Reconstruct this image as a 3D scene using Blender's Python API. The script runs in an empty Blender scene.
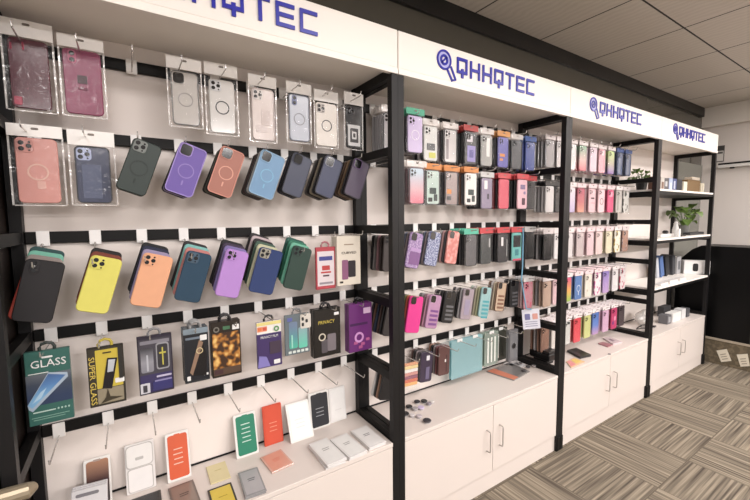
import bpy, bmesh, math, random
from mathutils import Vector, Matrix
random.seed(7)
W = 1.2                                   # width of one display bay, metres
D = .2608*W; TOP = 1.772*W; HB = 1.635*W; CT = .3926*W
RAILS = [1.61*W, 1.407*W, 1.146*W, .895*W, .638*W]      # top edge of the five rails
PI = math.pi
sc = bpy.context.scene
col = sc.collection

# ------------------------------------------------------------------ camera
f_px = 378.5451
cpos = Vector((.24044, -1.27926, 1.17184))*W
ya, pi_, ro = .57831, -.083486, -.009808
fw = Vector((math.sin(ya)*math.cos(pi_), math.cos(ya)*math.cos(pi_), math.sin(pi_)))
rt = Vector((math.cos(ya), -math.sin(ya), 0)); up = rt.cross(fw)
r2 = rt*math.cos(ro)+up*math.sin(ro); u2 = -rt*math.sin(ro)+up*math.cos(ro)
cam = bpy.data.cameras.new('camera'); co = bpy.data.objects.new('camera', cam); col.objects.link(co)
cam.sensor_width = 36; cam.lens = f_px/750*36; cam.clip_start = .02
m = Matrix((r2, u2, -fw)).transposed().to_4x4(); m.translation = cpos; co.matrix_world = m
sc.camera = co
def ray(u, v): return fw+r2*((u-375)/f_px)-u2*((v-250)/f_px)
def on_y(u, v, y): d = ray(u, v); return cpos+d*((y-cpos.y)/d.y)      # measured from the photograph onto a real plane
def on_z(u, v, z): d = ray(u, v); return cpos+d*((z-cpos.z)/d.z)
def on_x(u, v, x): d = ray(u, v); return cpos+d*((x-cpos.x)/d.x)

# ------------------------------------------------------------------ materials
def lin(c): return tuple(((x/255)/12.92 if x/255 <= .04045 else ((x/255+.055)/1.055)**2.4) for x in c)+(1,)
_m = {}
def nodes(name):
    mt = bpy.data.materials.new(name); mt.use_nodes = True
    return mt, mt.node_tree.nodes, mt.node_tree.links, mt.node_tree.nodes['Principled BSDF']
def mat(c, rough=.5, metal=0, spec=.5, var=.06, scale=30, bump=0, coat=0):
    key = (c, rough, metal, spec, var, scale, bump, coat)
    if key in _m: return _m[key]
    mt, n, l, b = nodes('surface')
    tc = n.new('ShaderNodeTexCoord'); nz = n.new('ShaderNodeTexNoise'); nz.inputs['Scale'].default_value = scale
    l.new(tc.outputs['Object'], nz.inputs['Vector'])
    mx = n.new('ShaderNodeMix'); mx.data_type = 'RGBA'
    L = lin(c)
    mx.inputs[6].default_value = tuple(x*(1-var) for x in L[:3])+(1,); mx.inputs[7].default_value = tuple(min(1, x*(1+var)) for x in L[:3])+(1,)
    l.new(nz.outputs['Fac'], mx.inputs[0]); l.new(mx.outputs[2], b.inputs['Base Color'])
    b.inputs['Roughness'].default_value = rough; b.inputs['Metallic'].default_value = metal
    b.inputs['Specular IOR Level'].default_value = spec; b.inputs['Coat Weight'].default_value = coat
    if bump:
        bp = n.new('ShaderNodeBump'); bp.inputs['Strength'].default_value = bump; bp.inputs['Distance'].default_value = .002
        l.new(nz.outputs['Fac'], bp.inputs['Height']); l.new(bp.outputs['Normal'], b.inputs['Normal'])
    _m[key] = mt; return mt
def film(c=(250, 250, 250), gloss=.018, veil=.008, scale=16):
    key = ('film', c, gloss, veil)
    if key in _m: return _m[key]
    mt, n, l, b = nodes('clear_film'); n.remove(b)
    out = n['Material Output']
    tr = n.new('ShaderNodeBsdfTransparent'); gl = n.new('ShaderNodeBsdfGlossy'); gl.inputs['Roughness'].default_value = .12
    df = n.new('ShaderNodeBsdfDiffuse'); df.inputs['Color'].default_value = lin(c); tr.inputs['Color'].default_value = lin(tuple(min(255, x+4) for x in c))
    tc = n.new('ShaderNodeTexCoord'); nz = n.new('ShaderNodeTexNoise'); nz.inputs['Scale'].default_value = scale; nz.inputs['Distortion'].default_value = 1.5
    bp = n.new('ShaderNodeBump'); bp.inputs['Strength'].default_value = .8; bp.inputs['Distance'].default_value = .012
    l.new(tc.outputs['Object'], nz.inputs['Vector']); l.new(nz.outputs['Fac'], bp.inputs['Height']); l.new(bp.outputs['Normal'], gl.inputs['Normal'])
    m1 = n.new('ShaderNodeMixShader'); m2 = n.new('ShaderNodeMixShader')
    m1.inputs[0].default_value = veil; m2.inputs[0].default_value = gloss
    l.new(tr.outputs[0], m1.inputs[1]); l.new(df.outputs[0], m1.inputs[2])
    l.new(m1.outputs[0], m2.inputs[1]); l.new(gl.outputs[0], m2.inputs[2]); l.new(m2.outputs[0], out.inputs['Surface'])
    _m[key] = mt; return mt
_soft = lambda c: tuple(round((x*.9+(.3*c[0]+.59*c[1]+.11*c[2])*.1)*.93) for x in c)
def ramp(c0, c1, c2=None, axis='Z', lo=-.19, hi=-.03, rough=.35, speckle=0):          # printed colour gradient across a case
    c0, c1, c2 = _soft(c0), _soft(c1), c2 and _soft(c2)
    key = ('ramp', c0, c1, c2, lo, hi, speckle)
    if key in _m: return _m[key]
    mt, n, l, b = nodes('printed_gradient')
    tc = n.new('ShaderNodeTexCoord'); sp = n.new('ShaderNodeSeparateXYZ'); mr = n.new('ShaderNodeMapRange'); cr = n.new('ShaderNodeValToRGB')
    l.new(tc.outputs['Object'], sp.inputs[0]); l.new(sp.outputs[axis], mr.inputs['Value'])
    mr.inputs['From Min'].default_value = lo; mr.inputs['From Max'].default_value = hi
    l.new(mr.outputs[0], cr.inputs[0])
    cr.color_ramp.elements[0].color = lin(c0); cr.color_ramp.elements[1].color = lin(c1)
    if c2: e = cr.color_ramp.elements.new(.5); e.color = lin(c2)
    l.new(cr.outputs[0], b.inputs['Base Color']); b.inputs['Roughness'].default_value = rough
    _m[key] = mt; return mt
def blotch(c0, c1, c2=None, scale=60, thr=.5, rough=.4, sharp=.06, dist=0):                  # printed spots, glitter, flowers, marble
    c0, c1, c2 = _soft(c0), _soft(c1), c2 and _soft(c2)
    key = ('blotch', c0, c1, c2, scale, thr)
    if key in _m: return _m[key]
    mt, n, l, b = nodes('printed_pattern')
    tc = n.new('ShaderNodeTexCoord'); nz = n.new('ShaderNodeTexNoise'); nz.inputs['Scale'].default_value = scale; nz.inputs['Detail'].default_value = 1; nz.inputs['Distortion'].default_value = dist
    cr = n.new('ShaderNodeValToRGB'); l.new(tc.outputs['Object'], nz.inputs['Vector']); l.new(nz.outputs['Fac'], cr.inputs[0])
    cr.color_ramp.elements[0].color = lin(c0); cr.color_ramp.elements[0].position = thr
    cr.color_ramp.elements[1].color = lin(c1); cr.color_ramp.elements[1].position = thr+sharp
    if c2: e = cr.color_ramp.elements.new(min(.99, thr+sharp*2.2)); e.color = lin(c2)
    l.new(cr.outputs[0], b.inputs['Base Color']); b.inputs['Roughness'].default_value = rough
    _m[key] = mt; return mt

BLACK = mat((15, 14, 14), .5, spec=.25, var=.1); POST = mat((22, 21, 22), .45, spec=.3, var=.08)
WHITE = mat((247, 241, 234), .45, var=.01, scale=3); CABW_DIM = mat((214, 204, 197), .45, var=.01, scale=3); PANEL = mat((228, 219, 213), .5, var=.012, scale=4)  # cabinet white dimmed below the header's to paint in their lighting difference
PAPER = mat((244, 241, 238), .6, var=.02); CLIPM = mat((240, 238, 236), .35, var=.02); WIREM = mat((215, 212, 208), .25, metal=.7)
GLINT = film((248, 246, 244), .12, .35)  # whitish film for highlights painted along bag edges
HANDLE = mat((176, 170, 164), .4, metal=.4); VEIL = film((245, 242, 240), .05, .4)
LENS = mat((12, 12, 15), .12, spec=.8); CHROME = mat((200, 200, 202), .2, metal=.9)
BAG = film(); BLUE = mat((38, 42, 165), .3)
INK = mat((30, 28, 30), .5)

# ------------------------------------------------------------------ mesh building
class MB:
    def __init__(s): s.v = []; s.f = []
    def add(s, vs, fs):
        o = len(s.v); s.v += [tuple(x) for x in vs]; s.f += [tuple(i+o for i in q) for q in fs]; return s
    def rings(s, rs, cap=True, closed=True):
        n = len(rs[0]); vs = [p for r in rs for p in r]; fs = []
        for a in range(len(rs)-1):
            for i in range(n if closed else n-1):
                j = (i+1) % n; fs.append((a*n+i, a*n+j, a*n+n+j, a*n+n+i))
        if cap: fs.append(tuple(range(n-1, -1, -1))); fs.append(tuple((len(rs)-1)*n+i for i in range(n)))
        return s.add(vs, fs)
    def box(s, x0, x1, y0, y1, z0, z1, b=0):
        if b:
            return s.slab((x0+x1)/2, (z0+z1)/2, x1-x0, z1-z0, y0, y1-y0, b, b, n=1)
        return s.add([(x, y, z) for x in (x0, x1) for y in (y0, y1) for z in (z0, z1)],
                     [(0, 1, 3, 2), (4, 6, 7, 5), (0, 4, 5, 1), (2, 3, 7, 6), (0, 2, 6, 4), (1, 5, 7, 3)])
    def slab(s, cx, cz, w, h, y0, t, r, bev=.0012, n=4):       # rounded rectangle in XZ, thickness along +Y from y0 (front)
        def rr(ins):
            a, b_, q = w/2-ins, h/2-ins, max(r-ins, .0003); out = []
            for k, (sx, sz) in enumerate(((1, 1), (-1, 1), (-1, -1), (1, -1))):
                for i in range(n+1):
                    t_ = (k+i/n)*PI/2; out.append((cx+sx*(a-q)+q*math.cos(t_), cz+sz*(b_-q)+q*math.sin(t_)))
            return out
        R = []
        for y, ins in ((y0, bev), (y0+bev, 0), (y0+t-bev, 0), (y0+t, bev)): R.append([(x, y, z) for x, z in rr(ins)])
        return s.rings(R)
    def prism(s, pts, y0, y1):                                   # polygon in XZ (counter-clockwise from the front)
        return s.rings([[(x, y, z) for x, z in pts] for y in (y0, y1)])
    def ring(s, cx, cz, ro_, ri, y0, t, n=24):
        R = []
        for r_, y in ((ro_, y0+t), (ro_, y0), (ri, y0), (ri, y0+t)): R.append([(cx+r_*math.cos(i*2*PI/n), y, cz+r_*math.sin(i*2*PI/n)) for i in range(n)])
        R.append(R[0]); return s.rings(R, cap=False)
    def disc(s, cx, cz, r, y0, t, n=16):
        return s.rings([[(cx+r*k*math.cos(i*2*PI/n), y, cz+r*k*math.sin(i*2*PI/n)) for i in range(n)] for y, k in ((y0, .9), (y0+t*.3, 1), (y0+t, 1))])
    def tube(s, pts, r, n=6):
        pts = [Vector(p) for p in pts]; R = []
        for i, p in enumerate(pts):
            t_ = (pts[min(i+1, len(pts)-1)]-pts[max(i-1, 0)]).normalized()
            a = t_.cross(Vector((0, 0, 1)) if abs(t_.z) < .9 else Vector((1, 0, 0))).normalized(); b_ = t_.cross(a)
            rr = r[i] if isinstance(r, (list, tuple)) else r
            R.append([p+a*rr*math.cos(k*2*PI/n)+b_*rr*math.sin(k*2*PI/n) for k in range(n)])
        return s.rings(R)
    def lathe(s, prof, n=20, c=(0, 0)):
        return s.rings([[(c[0]+r_*math.cos(i*2*PI/n), c[1]+r_*math.sin(i*2*PI/n), z) for i in range(n)] for r_, z in prof])
    def mesh(s, name, smooth=False):
        me = bpy.data.meshes.new(name); me.from_pydata(s.v, [], s.f)
        bm = bmesh.new(); bm.from_mesh(me); bmesh.ops.recalc_face_normals(bm, faces=bm.faces); bm.to_mesh(me); bm.free()
        if smooth:
            for p in me.polygons: p.use_smooth = True
        me.materials.append(None); return me
_mesh = {}
def shared(key, fn, smooth=False):
    if key not in _mesh: _mesh[key] = fn(MB()).mesh(str(key[0]), smooth)
    return _mesh[key]
def obj(name, me, mt, parent=None, loc=(0, 0, 0), rot=(0, 0, 0)):
    if isinstance(me, MB): me = me.mesh(name)
    o = bpy.data.objects.new(name, me); col.objects.link(o); o.location = loc; o.rotation_euler = rot
    s = o.material_slots[0]; s.link = 'OBJECT'; s.material = mt
    if parent: o.parent = parent
    return o
def tag(o, label, cat, group=None):
    o['label'] = label; o['category'] = cat
    if group: o['group'] = group
    return o
def thing(name, label, cat, loc=(0, 0, 0), rot=(0, 0, 0), group=None):
    o = bpy.data.objects.new(name, None); col.objects.link(o); o.empty_display_size = .05
    o.location = loc; o.rotation_euler = rot; return tag(o, label, cat, group)
def struct(name, mb, mt):
    o = obj(name, mb, mt); o['kind'] = 'structure'; return o
def dup(root, loc, label, group=None, mats=None):
    r = root.copy(); col.objects.link(r); r.location = loc; r['label'] = label
    if group: r['group'] = group
    for ch in list(root.children):
        c = ch.copy(); col.objects.link(c); c.parent = r
        if mats and ch.name.split('.')[0] in mats: c.material_slots[0].material = mats[ch.name.split('.')[0]]
        for g in ch.children:
            d = g.copy(); col.objects.link(d); d.parent = c
    return r
_ft = {}
def text(name, body, size, mt, parent, x, z, y, rot=0, width=None, align='CENTER', t=.0004):       # raised lettering facing -Y
    cu = bpy.data.curves.new('lettering', 'FONT'); cu.body = body; cu.size = size; cu.extrude = t; cu.align_x = align; cu.align_y = 'CENTER'; cu.resolution_u = 2
    tmp = bpy.data.objects.new('tmp', cu); col.objects.link(tmp)
    bpy.context.view_layer.update()
    me = bpy.data.meshes.new_from_object(tmp.evaluated_get(bpy.context.evaluated_depsgraph_get()))
    bpy.data.objects.remove(tmp)
    xs = [v.co.x for v in me.vertices]; k = 1
    if width: k = width/max(1e-6, max(xs)-min(xs))
    c, s_ = math.cos(rot), math.sin(rot)
    for v in me.vertices:
        a, b_ = v.co.x*k, v.co.y
        v.co = (a*c-b_*s_, -v.co.z, a*s_+b_*c)
    me.materials.clear(); me.materials.append(None)
    return obj(name, me, mt, parent, (x, y, z))
ORD = ['first', 'second', 'third', 'fourth', 'fifth', 'sixth', 'seventh', 'eighth', 'ninth', 'tenth']
ROW = ['top', 'second', 'third', 'fourth', 'bottom']
BAY = ['nearest left', 'second', 'third', 'far right']

# ------------------------------------------------------------------ room
HC = 2.139*W; GY = .05*W; EX = 4.745*W
def floor_mat():
    mt, n, l, b = nodes('carpet_tiles'); b.inputs['Roughness'].default_value = .95; b.inputs['Specular IOR Level'].default_value = .1
    g = n.new('ShaderNodeNewGeometry'); sp = n.new('ShaderNodeSeparateXYZ'); l.new(g.outputs['Position'], sp.inputs[0])
    def M(op, a, b_=None):
        q = n.new('ShaderNodeMath'); q.operation = op
        for i, x in enumerate((a, b_)):
            if x is None: continue
            if isinstance(x, (int, float)): q.inputs[i].default_value = x
            else: l.new(x, q.inputs[i])
        return q.outputs[0]
    tx = M('DIVIDE', M('SUBTRACT', sp.outputs[0], 2.10*W), .33*W); ty = M('DIVIDE', M('SUBTRACT', sp.outputs[1], -.65*W), .39*W)
    ix, iy = M('FLOOR', tx), M('FLOOR', ty); fx, fy = M('FRACT', tx), M('FRACT', ty)
    par = M('FLOORED_MODULO', M('ADD', ix, iy), 2.0)
    def mixf(a, b_): return M('ADD', M('MULTIPLY', a, M('SUBTRACT', 1.0, par)), M('MULTIPLY', b_, par))
    across = mixf(sp.outputs[0], sp.outputs[1]); along = mixf(sp.outputs[1], sp.outputs[0])
    cb = n.new('ShaderNodeCombineXYZ'); l.new(M('MULTIPLY', across, 80.0), cb.inputs[0]); l.new(M('MULTIPLY', along, 1.6), cb.inputs[1])
    l.new(M('ADD', M('MULTIPLY', ix, 7.3), M('MULTIPLY', iy, 3.1)), cb.inputs[2])
    nz = n.new('ShaderNodeTexNoise'); nz.inputs['Scale'].default_value = 1; nz.inputs['Detail'].default_value = 3; l.new(cb.outputs[0], nz.inputs['Vector'])
    cr = n.new('ShaderNodeValToRGB'); l.new(nz.outputs['Fac'], cr.inputs[0])
    E_ = cr.color_ramp.elements; E_[0].position = .3; E_[0].color = lin((76, 69, 62)); E_[1].position = .72; E_[1].color = lin((160, 149, 131))
    e = E_.new(.5); e.color = lin((119, 110, 97))
    ed = M('MINIMUM', M('MINIMUM', fx, M('SUBTRACT', 1.0, fx)), M('MINIMUM', fy, M('SUBTRACT', 1.0, fy)))
    mx = n.new('ShaderNodeMix'); mx.data_type = 'RGBA'; l.new(M('LESS_THAN', ed, .006), mx.inputs[0])
    l.new(cr.outputs[0], mx.inputs[6]); mx.inputs[7].default_value = lin((96, 88, 77)); l.new(mx.outputs[2], b.inputs['Base Color'])
    return mt
def ceil_mat():
    mt, n, l, b = nodes('ceiling_tiles'); b.inputs['Roughness'].default_value = .8
    g = n.new('ShaderNodeNewGeometry'); mp = n.new('ShaderNodeMapping'); l.new(g.outputs['Position'], mp.inputs[0])
    mp.inputs['Location'].default_value = (-2.195*W, .445*W, 0)
    br = n.new('ShaderNodeTexBrick'); l.new(mp.outputs[0], br.inputs['Vector'])
    br.offset = 0; br.squash = 1; br.inputs['Scale'].default_value = 1; br.inputs['Brick Width'].default_value = .515*W; br.inputs['Row Height'].default_value = .515*W
    br.inputs['Mortar Size'].default_value = .005; br.inputs['Mortar Smooth'].default_value = 0
    wv = n.new('ShaderNodeTexWave'); wv.inputs['Scale'].default_value = 7; wv.inputs['Distortion'].default_value = 6; wv.inputs['Detail'].default_value = 2; wv.bands_direction = 'X'
    l.new(g.outputs['Position'], wv.inputs['Vector'])
    mx = n.new('ShaderNodeMix'); mx.data_type = 'RGBA'; l.new(wv.outputs['Fac'], mx.inputs[0])
    mx.inputs[6].default_value = lin((198, 191, 182)); mx.inputs[7].default_value = lin((206, 199, 190))
    l.new(mx.outputs[2], br.inputs['Color1']); l.new(mx.outputs[2], br.inputs['Color2']); br.inputs['Mortar'].default_value = lin((38, 36, 34))
    l.new(br.outputs['Color'], b.inputs['Base Color']); return mt
struct('floor', MB().box(-2.5, 8, -6, GY+.02, -.06, 0), floor_mat())
struct('ceiling', MB().box(-2.5, 8, -6, GY+.02, HC, HC+.06), ceil_mat())
GLASS = mat((78, 75, 68), .06, spec=.6, var=.03, scale=1)
struct('wall_back', MB().box(-2.5, EX, GY, GY+.02, 0, HC-.002), GLASS)
struct('trim_1', MB().box(-2.5, 4.68*W, .03*W, GY-.002, 2.06*W, HC-.001), mat((14, 13, 13), .35))
struct('glass_sheen_sheet', MB().box(4*W, EX-.004, GY-.012, GY-.001, .01, 1.63*W), mat((118, 118, 110), .25, var=.03, scale=1))  # grey sheet added to paint in the brighter look of the glass
WALLW = mat((226, 218, 212), .6, var=.015, scale=2)
struct('wall_right', MB().box(EX, EX+.1, -6, GY+.02, 0, HC), WALLW)
struct('trim_2', MB().box(EX-.07, EX-.001, -6, GY-.002, 1.965*W, HC-.002), mat((232, 226, 219), .6, var=.015, scale=2))
for i in range(9):
    pass
# rail on the end wall
t = thing('wall_rail', 'white and black horizontal rail fixed across the end wall', 'rail', (EX-.04, -.1, 1.605*W))
obj('rail_bar', MB().box(-.02, .02, -2.6, .0, -.018, .012), mat((225, 222, 218), .4), t)
obj('rail_groove', MB().box(-.021, -.003, -2.6, 0, .0125, .03), BLACK, t)
for i in range(8): obj('bracket', MB().box(.004, .0399, -.12-i*.3, -.09-i*.3, -.03, .0), BLACK, t)
p = on_x(719, 154, EX)
t = thing('wall_notice', 'small framed notice high on the end wall just right of the far header', 'sign', (EX-.004, p.y, p.z))
obj('frame', MB().box(-.006, .003, -.045, .05, -.085, .085), mat((70, 68, 66), .5), t)
obj('paper', MB().box(-.008, -.0062, -.04, .045, -.078, .03), mat((215, 210, 205), .6), t)
obj('heading', MB().box(-.0095, -.0082, -.034, .039, .0, .02), mat((90, 88, 86), .5), t)

# black counter and cork plinth right of the last bay
t = thing('counter', 'long black counter with sloping left shoulder on cork plinth at the far right', 'counter', (4.085*W, 0, 0))
c0 = [(-.02*W, .205*W), (-.02*W, .78*W), (-.06*W, .83*W), (-.12*W, .895*W), (-.175*W, .928*W), (-2*W, .928*W), (-2*W, .205*W)]
mb = MB(); mb.rings([[(x, y, z) for y, z in c0] for x in (0, .3*W)]); obj('body', mb, mat((5, 5, 6), .4, spec=.2), t)
obj('panel_joint', MB().box(-.006, -.0005, -.505*W, -.495*W, .21*W, .92*W), mat((34, 33, 33), .4), t)
obj('plinth', MB().box(-.01, .3*W, -2*W, -.02*W, 0, .19*W), blotch((104, 92, 72), (128, 114, 90), scale=40, thr=.45, sharp=.2, rough=.9), t)
obj('plinth_cap', MB().box(-.018, .3*W, -2*W, -.02*W, .19*W, .205*W), mat((168, 156, 138), .6), t)
for q, n_ in (((716.5, 350.5), (726.8, 349), (731.6, 360.8), (721.3, 362)), 'left sheet'), (((736.7, 354.5), (747.7, 353.8), (750, 366), (740.7, 366.6)), 'right sheet'):
    P = [on_x(a, b, 4.075*W) for a, b in q]; c = sum(P, Vector())/4
    t = thing('paper_sheet', 'white printed paper sheet stuck on the cork plinth, the %s' % n_.replace('sheet', 'one of two'), 'paper', c, group='papers on the cork plinth')
    mb = MB(); mb.rings([[(pp.x-c.x-.0015-dx, pp.y-c.y, pp.z-c.z) for pp in P] for dx in (0, .002)]); obj('sheet', mb, mat((222, 214, 196), .7), t)
    for i in range(3):
        a = .62-.2*i; A, B = P[0].lerp(P[3], 1-a), P[1].lerp(P[2], 1-a); mb = MB()
        e0, e1 = A.lerp(B, .2)-c, A.lerp(B, .75)-c
        mb.rings([[(e0.x-.0038-dx, e0.y, e0.z-.004), (e1.x-.0038-dx, e1.y, e1.z-.004), (e1.x-.0038-dx, e1.y, e1.z+.004), (e0.x-.0038-dx, e0.y, e0.z+.004)] for dx in (0, .001)])
        obj('print_line', mb, mat((150, 140, 125), .7), t)

# ------------------------------------------------------------------ display racks
LET = {                                          # blocky letters on a 0..1 grid (x, z): bars
 'Q': [(0, 1, .84, 1), (0, .16, .28, .84), (.84, 1, .28, .84), (0, 1, .12, .28), (.42, .62, -.12, .12), (.42, .62, .28, .4)],
 'H': [(0, .17, 0, 1), (.83, 1, 0, 1), (.17, .83, .42, .58)],
 'T': [(0, 1, .84, 1), (.41, .59, 0, .84)],
 'E': [(0, .17, 0, 1), (.17, 1, .84, 1), (.17, .95, .42, .58), (.17, 1, 0, .16)],
 'C': [(0, .17, 0, 1), (.17, 1, .84, 1), (.17, 1, 0, .16)]}
def make_rack(k):
    x0 = k*W
    t = thing('display_rack', 'black steel display rack with %s, the %s bay' % ('white back panel and hanging rails' if k < 3 else 'white shelves', BAY[k]), 'display rack', (x0, 0, 0), group='display racks along the wall')
    P = .029
    for xx in (0.0005, W-P-.0005):
        obj('post', MB().box(xx, xx+P, -P, 0, 0, 1.654*W), POST, t)
        fp = obj('post', MB().box(xx, xx+P, -D, -D+P, 0, HB), POST, t)
        obj('foot', MB().box(xx-.0002, xx+P+.0002, -D-.006, -D-.0004, .004, .09, .002), BLACK, fp)
        levels = [1.6549*W-.001]+([z for z in RAILS[1:]] if (k < 3 or xx == 0) else [1.335*W-.02, 1.025*W-.02, .707*W-.02])+[CT+.03]
        for z in levels:
            obj('side_rung', MB().box(xx+.002, xx+P-.002, -D+P, -P, z-.034, z), BLACK, t)
    obj('back_panel', MB().box(P+.001, W-P-.001, .001, .014, 0, 1.654*W), PANEL, t)
    obj('gap_shade', MB().box(P+.001, W-P-.001, -.003, .0005, CT+.0008, CT+.007), BLACK, t)  # black strip paints the dark gap above the cabinet top
    if k < 3:
        for z in RAILS: obj('rail', MB().box(P+.001, W-P-.001, -.014, 0, z-.036, z, .002), BLACK, t)
    h = obj('header_sign', MB().box(.002, W-.002, -D-.002, .02, 1.655*W, TOP, .002).box(.002, W-.002, -D-.002, -D+.014, HB+.001, 1.6549*W), WHITE, t)
    obj('header_lip', MB().box(.002, W-.002, -D-.0045, -D-.0024, HB+.001, HB+.018), WHITE, h)
    # lettering QHHQTEC and the ring mark, raised blue
    zb, lh = 1.683*W, .062*W; xl, pitch = .262*W, .0672*W; lw = .052*W
    for i, ch in enumerate('QHHQTEC'):
        mb = MB()
        for a, b, c, d in LET[ch]:
            mb.box(xl+i*pitch+a*lw, xl+i*pitch+b*lw, -D-.0075, -D-.002, zb+c*lh, zb+d*lh)
        obj('sign_letter', mb, BLUE, h)
    cx, cz = .2*W, 1.722*W
    mb = MB().ring(cx, cz, .034*W, .0275*W, -D-.0062, .0042, 32)
    lg = obj('sign_logo', mb, BLUE, h)
    dx, dz = .024*W, -.025*W
    def bar(mb, a, b, w_):
        a, b = Vector(a), Vector(b); q = (b-a).normalized(); nn = Vector((-q.y, q.x))*w_/2
        return mb.prism([tuple(a+nn), tuple(a-nn), tuple(b-nn), tuple(b+nn)], -D-.0062, -D-.002)
    mb = MB(); bar(mb, (cx+.014*W, cz-.028*W), (cx+.04*W, cz-.066*W), .007*W); bar(mb, (cx+.032*W, cz-.016*W), (cx+.056*W, cz-.058*W), .007*W); bar(mb, (cx+.037*W, cz-.0635*W), (cx+.0575*W, cz-.0575*W), .006*W)
    obj('handle_mark', mb, BLUE, lg)
    mb = MB().ring(cx, cz, .0185*W, .0105*W, -D-.0062, .0042, 24); bar(mb, (cx-.012*W, cz-.011*W), (cx+.012*W, cz+.011*W), .006*W)
    obj('swirl_mark', mb, BLUE, lg)
    mb = MB().ring(cx, cz, .0272*W, .0188*W, -D-.0032, .0012, 32)
    obj('pale_disc', mb, mat((186, 186, 232), .4), lg)
    return t
racks = [make_rack(k) for k in range(4)]
def make_cabinet(k):
    x0, x1 = k*W+.031, (k+1)*W-.031
    t = thing('base_cabinet', 'white two-door base cabinet under the %s bay' % BAY[k], 'cabinet', (x0, 0, 0), group='base cabinets under the racks')
    w = x1-x0; kh = .078*W; f = -D+.004
    obj('body', MB().box(0, w, f+.018, -.001, .002, CT-.018), CABW_DIM, t)
    obj('worktop', MB().box(0, w, f-.002, -.0005, CT-.0175, CT, .0015), CABW_DIM, t)
    obj('kick_plate', MB().box(.0, w, f+.009, f+.0175, .001, kh+.004), CABW_DIM, t)
    for s in (0, 1):
        a, b = (0.001, w/2-.0015) if s == 0 else (w/2+.0015, w-.001)
        d = obj('door', MB().box(a, b, f, f+.0175, kh+.007, CT-.0205, .001), CABW_DIM, t)
        hx = w/2+(-.048 if s == 0 else .048)
        obj('handle', MB().tube([(hx, f, .188*W), (hx, f-.022, .19*W), (hx, f-.024, .196*W), (hx, f-.024, .272*W), (hx, f-.022, .278*W), (hx, f, .28*W)], .0032, 8), HANDLE, d)
    return t
for k in range(4): make_cabinet(k)
# shelves of the far bay
SH = [1.338*W, 1.024*W, .708*W]
for z in SH:
    s = obj('shelf', MB().box(.031, W-.031, -D+.002, -.032, z-.014, z), WHITE, racks[3])
    obj('shelf_frame', MB().box(.031, W-.031, -D+.0025, -.0325, z-.036, z-.0145), BLACK, s)

# ------------------------------------------------------------------ hooks
PX = [.06+.107*i for i in range(9)]
droop = {}
def peg_z(r): return RAILS[r]-.03*W
WL = .166*W
def make_hook(k, r, i, sag=0):
    t = thing('display_hook', 'white clip-on wire hook, %s along the %s rail of the %s bay' % (ORD[i], ROW[r], BAY[k]), 'hook', ((k+PX[i])*W, -.0145, RAILS[r]-.036), group='hooks on the rails')
    obj('clip', shared(('clip',), lambda m: m.box(-.0155, .0155, -.005, -.0005, -.008, .039, .0012)), CLIPM, t)
    y1 = -WL+.0145; n = RAILS[r]-.036
    obj('wire', shared(('wire', round(sag, 3)), lambda m: m.tube([(0, -.004, -.002), (0, -.03, .0), (0, -.12, -sag), (0, y1+.006, -sag*1.25), (0, y1, -sag*1.25+.004), (0, y1-.004, -sag*1.25+.016)], .0021, 6)), WIREM, t)
    return t
for k in range(3):
    for r in range(5):
        for i in range(9):
            make_hook(k, r, i, .045 if (k == 0 and r == 2 and i < 7) else (.022 if (k, r) in ((1, 0), (2, 1)) else 0))

# ------------------------------------------------------------------ phone cases
def cammod(par, style, cx, cz, y, mt, s=1.0):
    """camera opening of a case: frame with its lenses or a dark cut-out"""
    if style == 'tri':
        fr = obj('camera_frame', shared(('camera_frame', 'tri', cx, cz, y, s), lambda m: m.slab(cx, cz, .036*s, .036*s, y-.002, .0019, .009*s, .0008)), mt, par)
        for j, (dx, dz) in enumerate(((-.008, .008), (-.008, -.008), (.008, 0))):
            obj('lens', shared(('lens', cx+dx*s, cz+dz*s, y, s), lambda m: m.disc(cx+dx*s, cz+dz*s, .0062*s, y-.0034, .0013, 14)), LENS, fr)
        obj('flash_hole', shared(('flash_hole', cx, cz, y, s), lambda m: m.disc(cx+.009*s, cz+.0105*s, .0028*s, y-.003, .001, 10).disc(cx+.0085*s, cz-.0115*s, .0024*s, y-.003, .001, 10)), LENS, fr)
    elif style == 'cut':
        fr = obj('camera_frame', shared(('camera_frame', 'cut', cx, cz, y, s), lambda m: m.slab(cx, cz, .038*s, .04*s, y-.002, .0019, .011*s, .0008)), mt, par)
        obj('camera_opening', shared(('camera_opening', cx, cz, y, s), lambda m: m.slab(cx, cz, .032*s, .034*s, y-.0027, .0006, .009*s, .0002)), LENS, fr)
    elif style == 'two':
        fr = obj('camera_frame', shared(('camera_frame', 'two', cx, cz, y, s), lambda m: m.slab(cx, cz, .02*s, .038*s, y-.002, .0019, .009*s, .0008)), mt, par)
        for dz in (.009, -.009):
            obj('lens', shared(('lens', cx, cz+dz*s, y, s), lambda m: m.disc(cx, cz+dz*s, .0065*s, y-.0034, .0013, 14)), LENS, fr)
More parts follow.
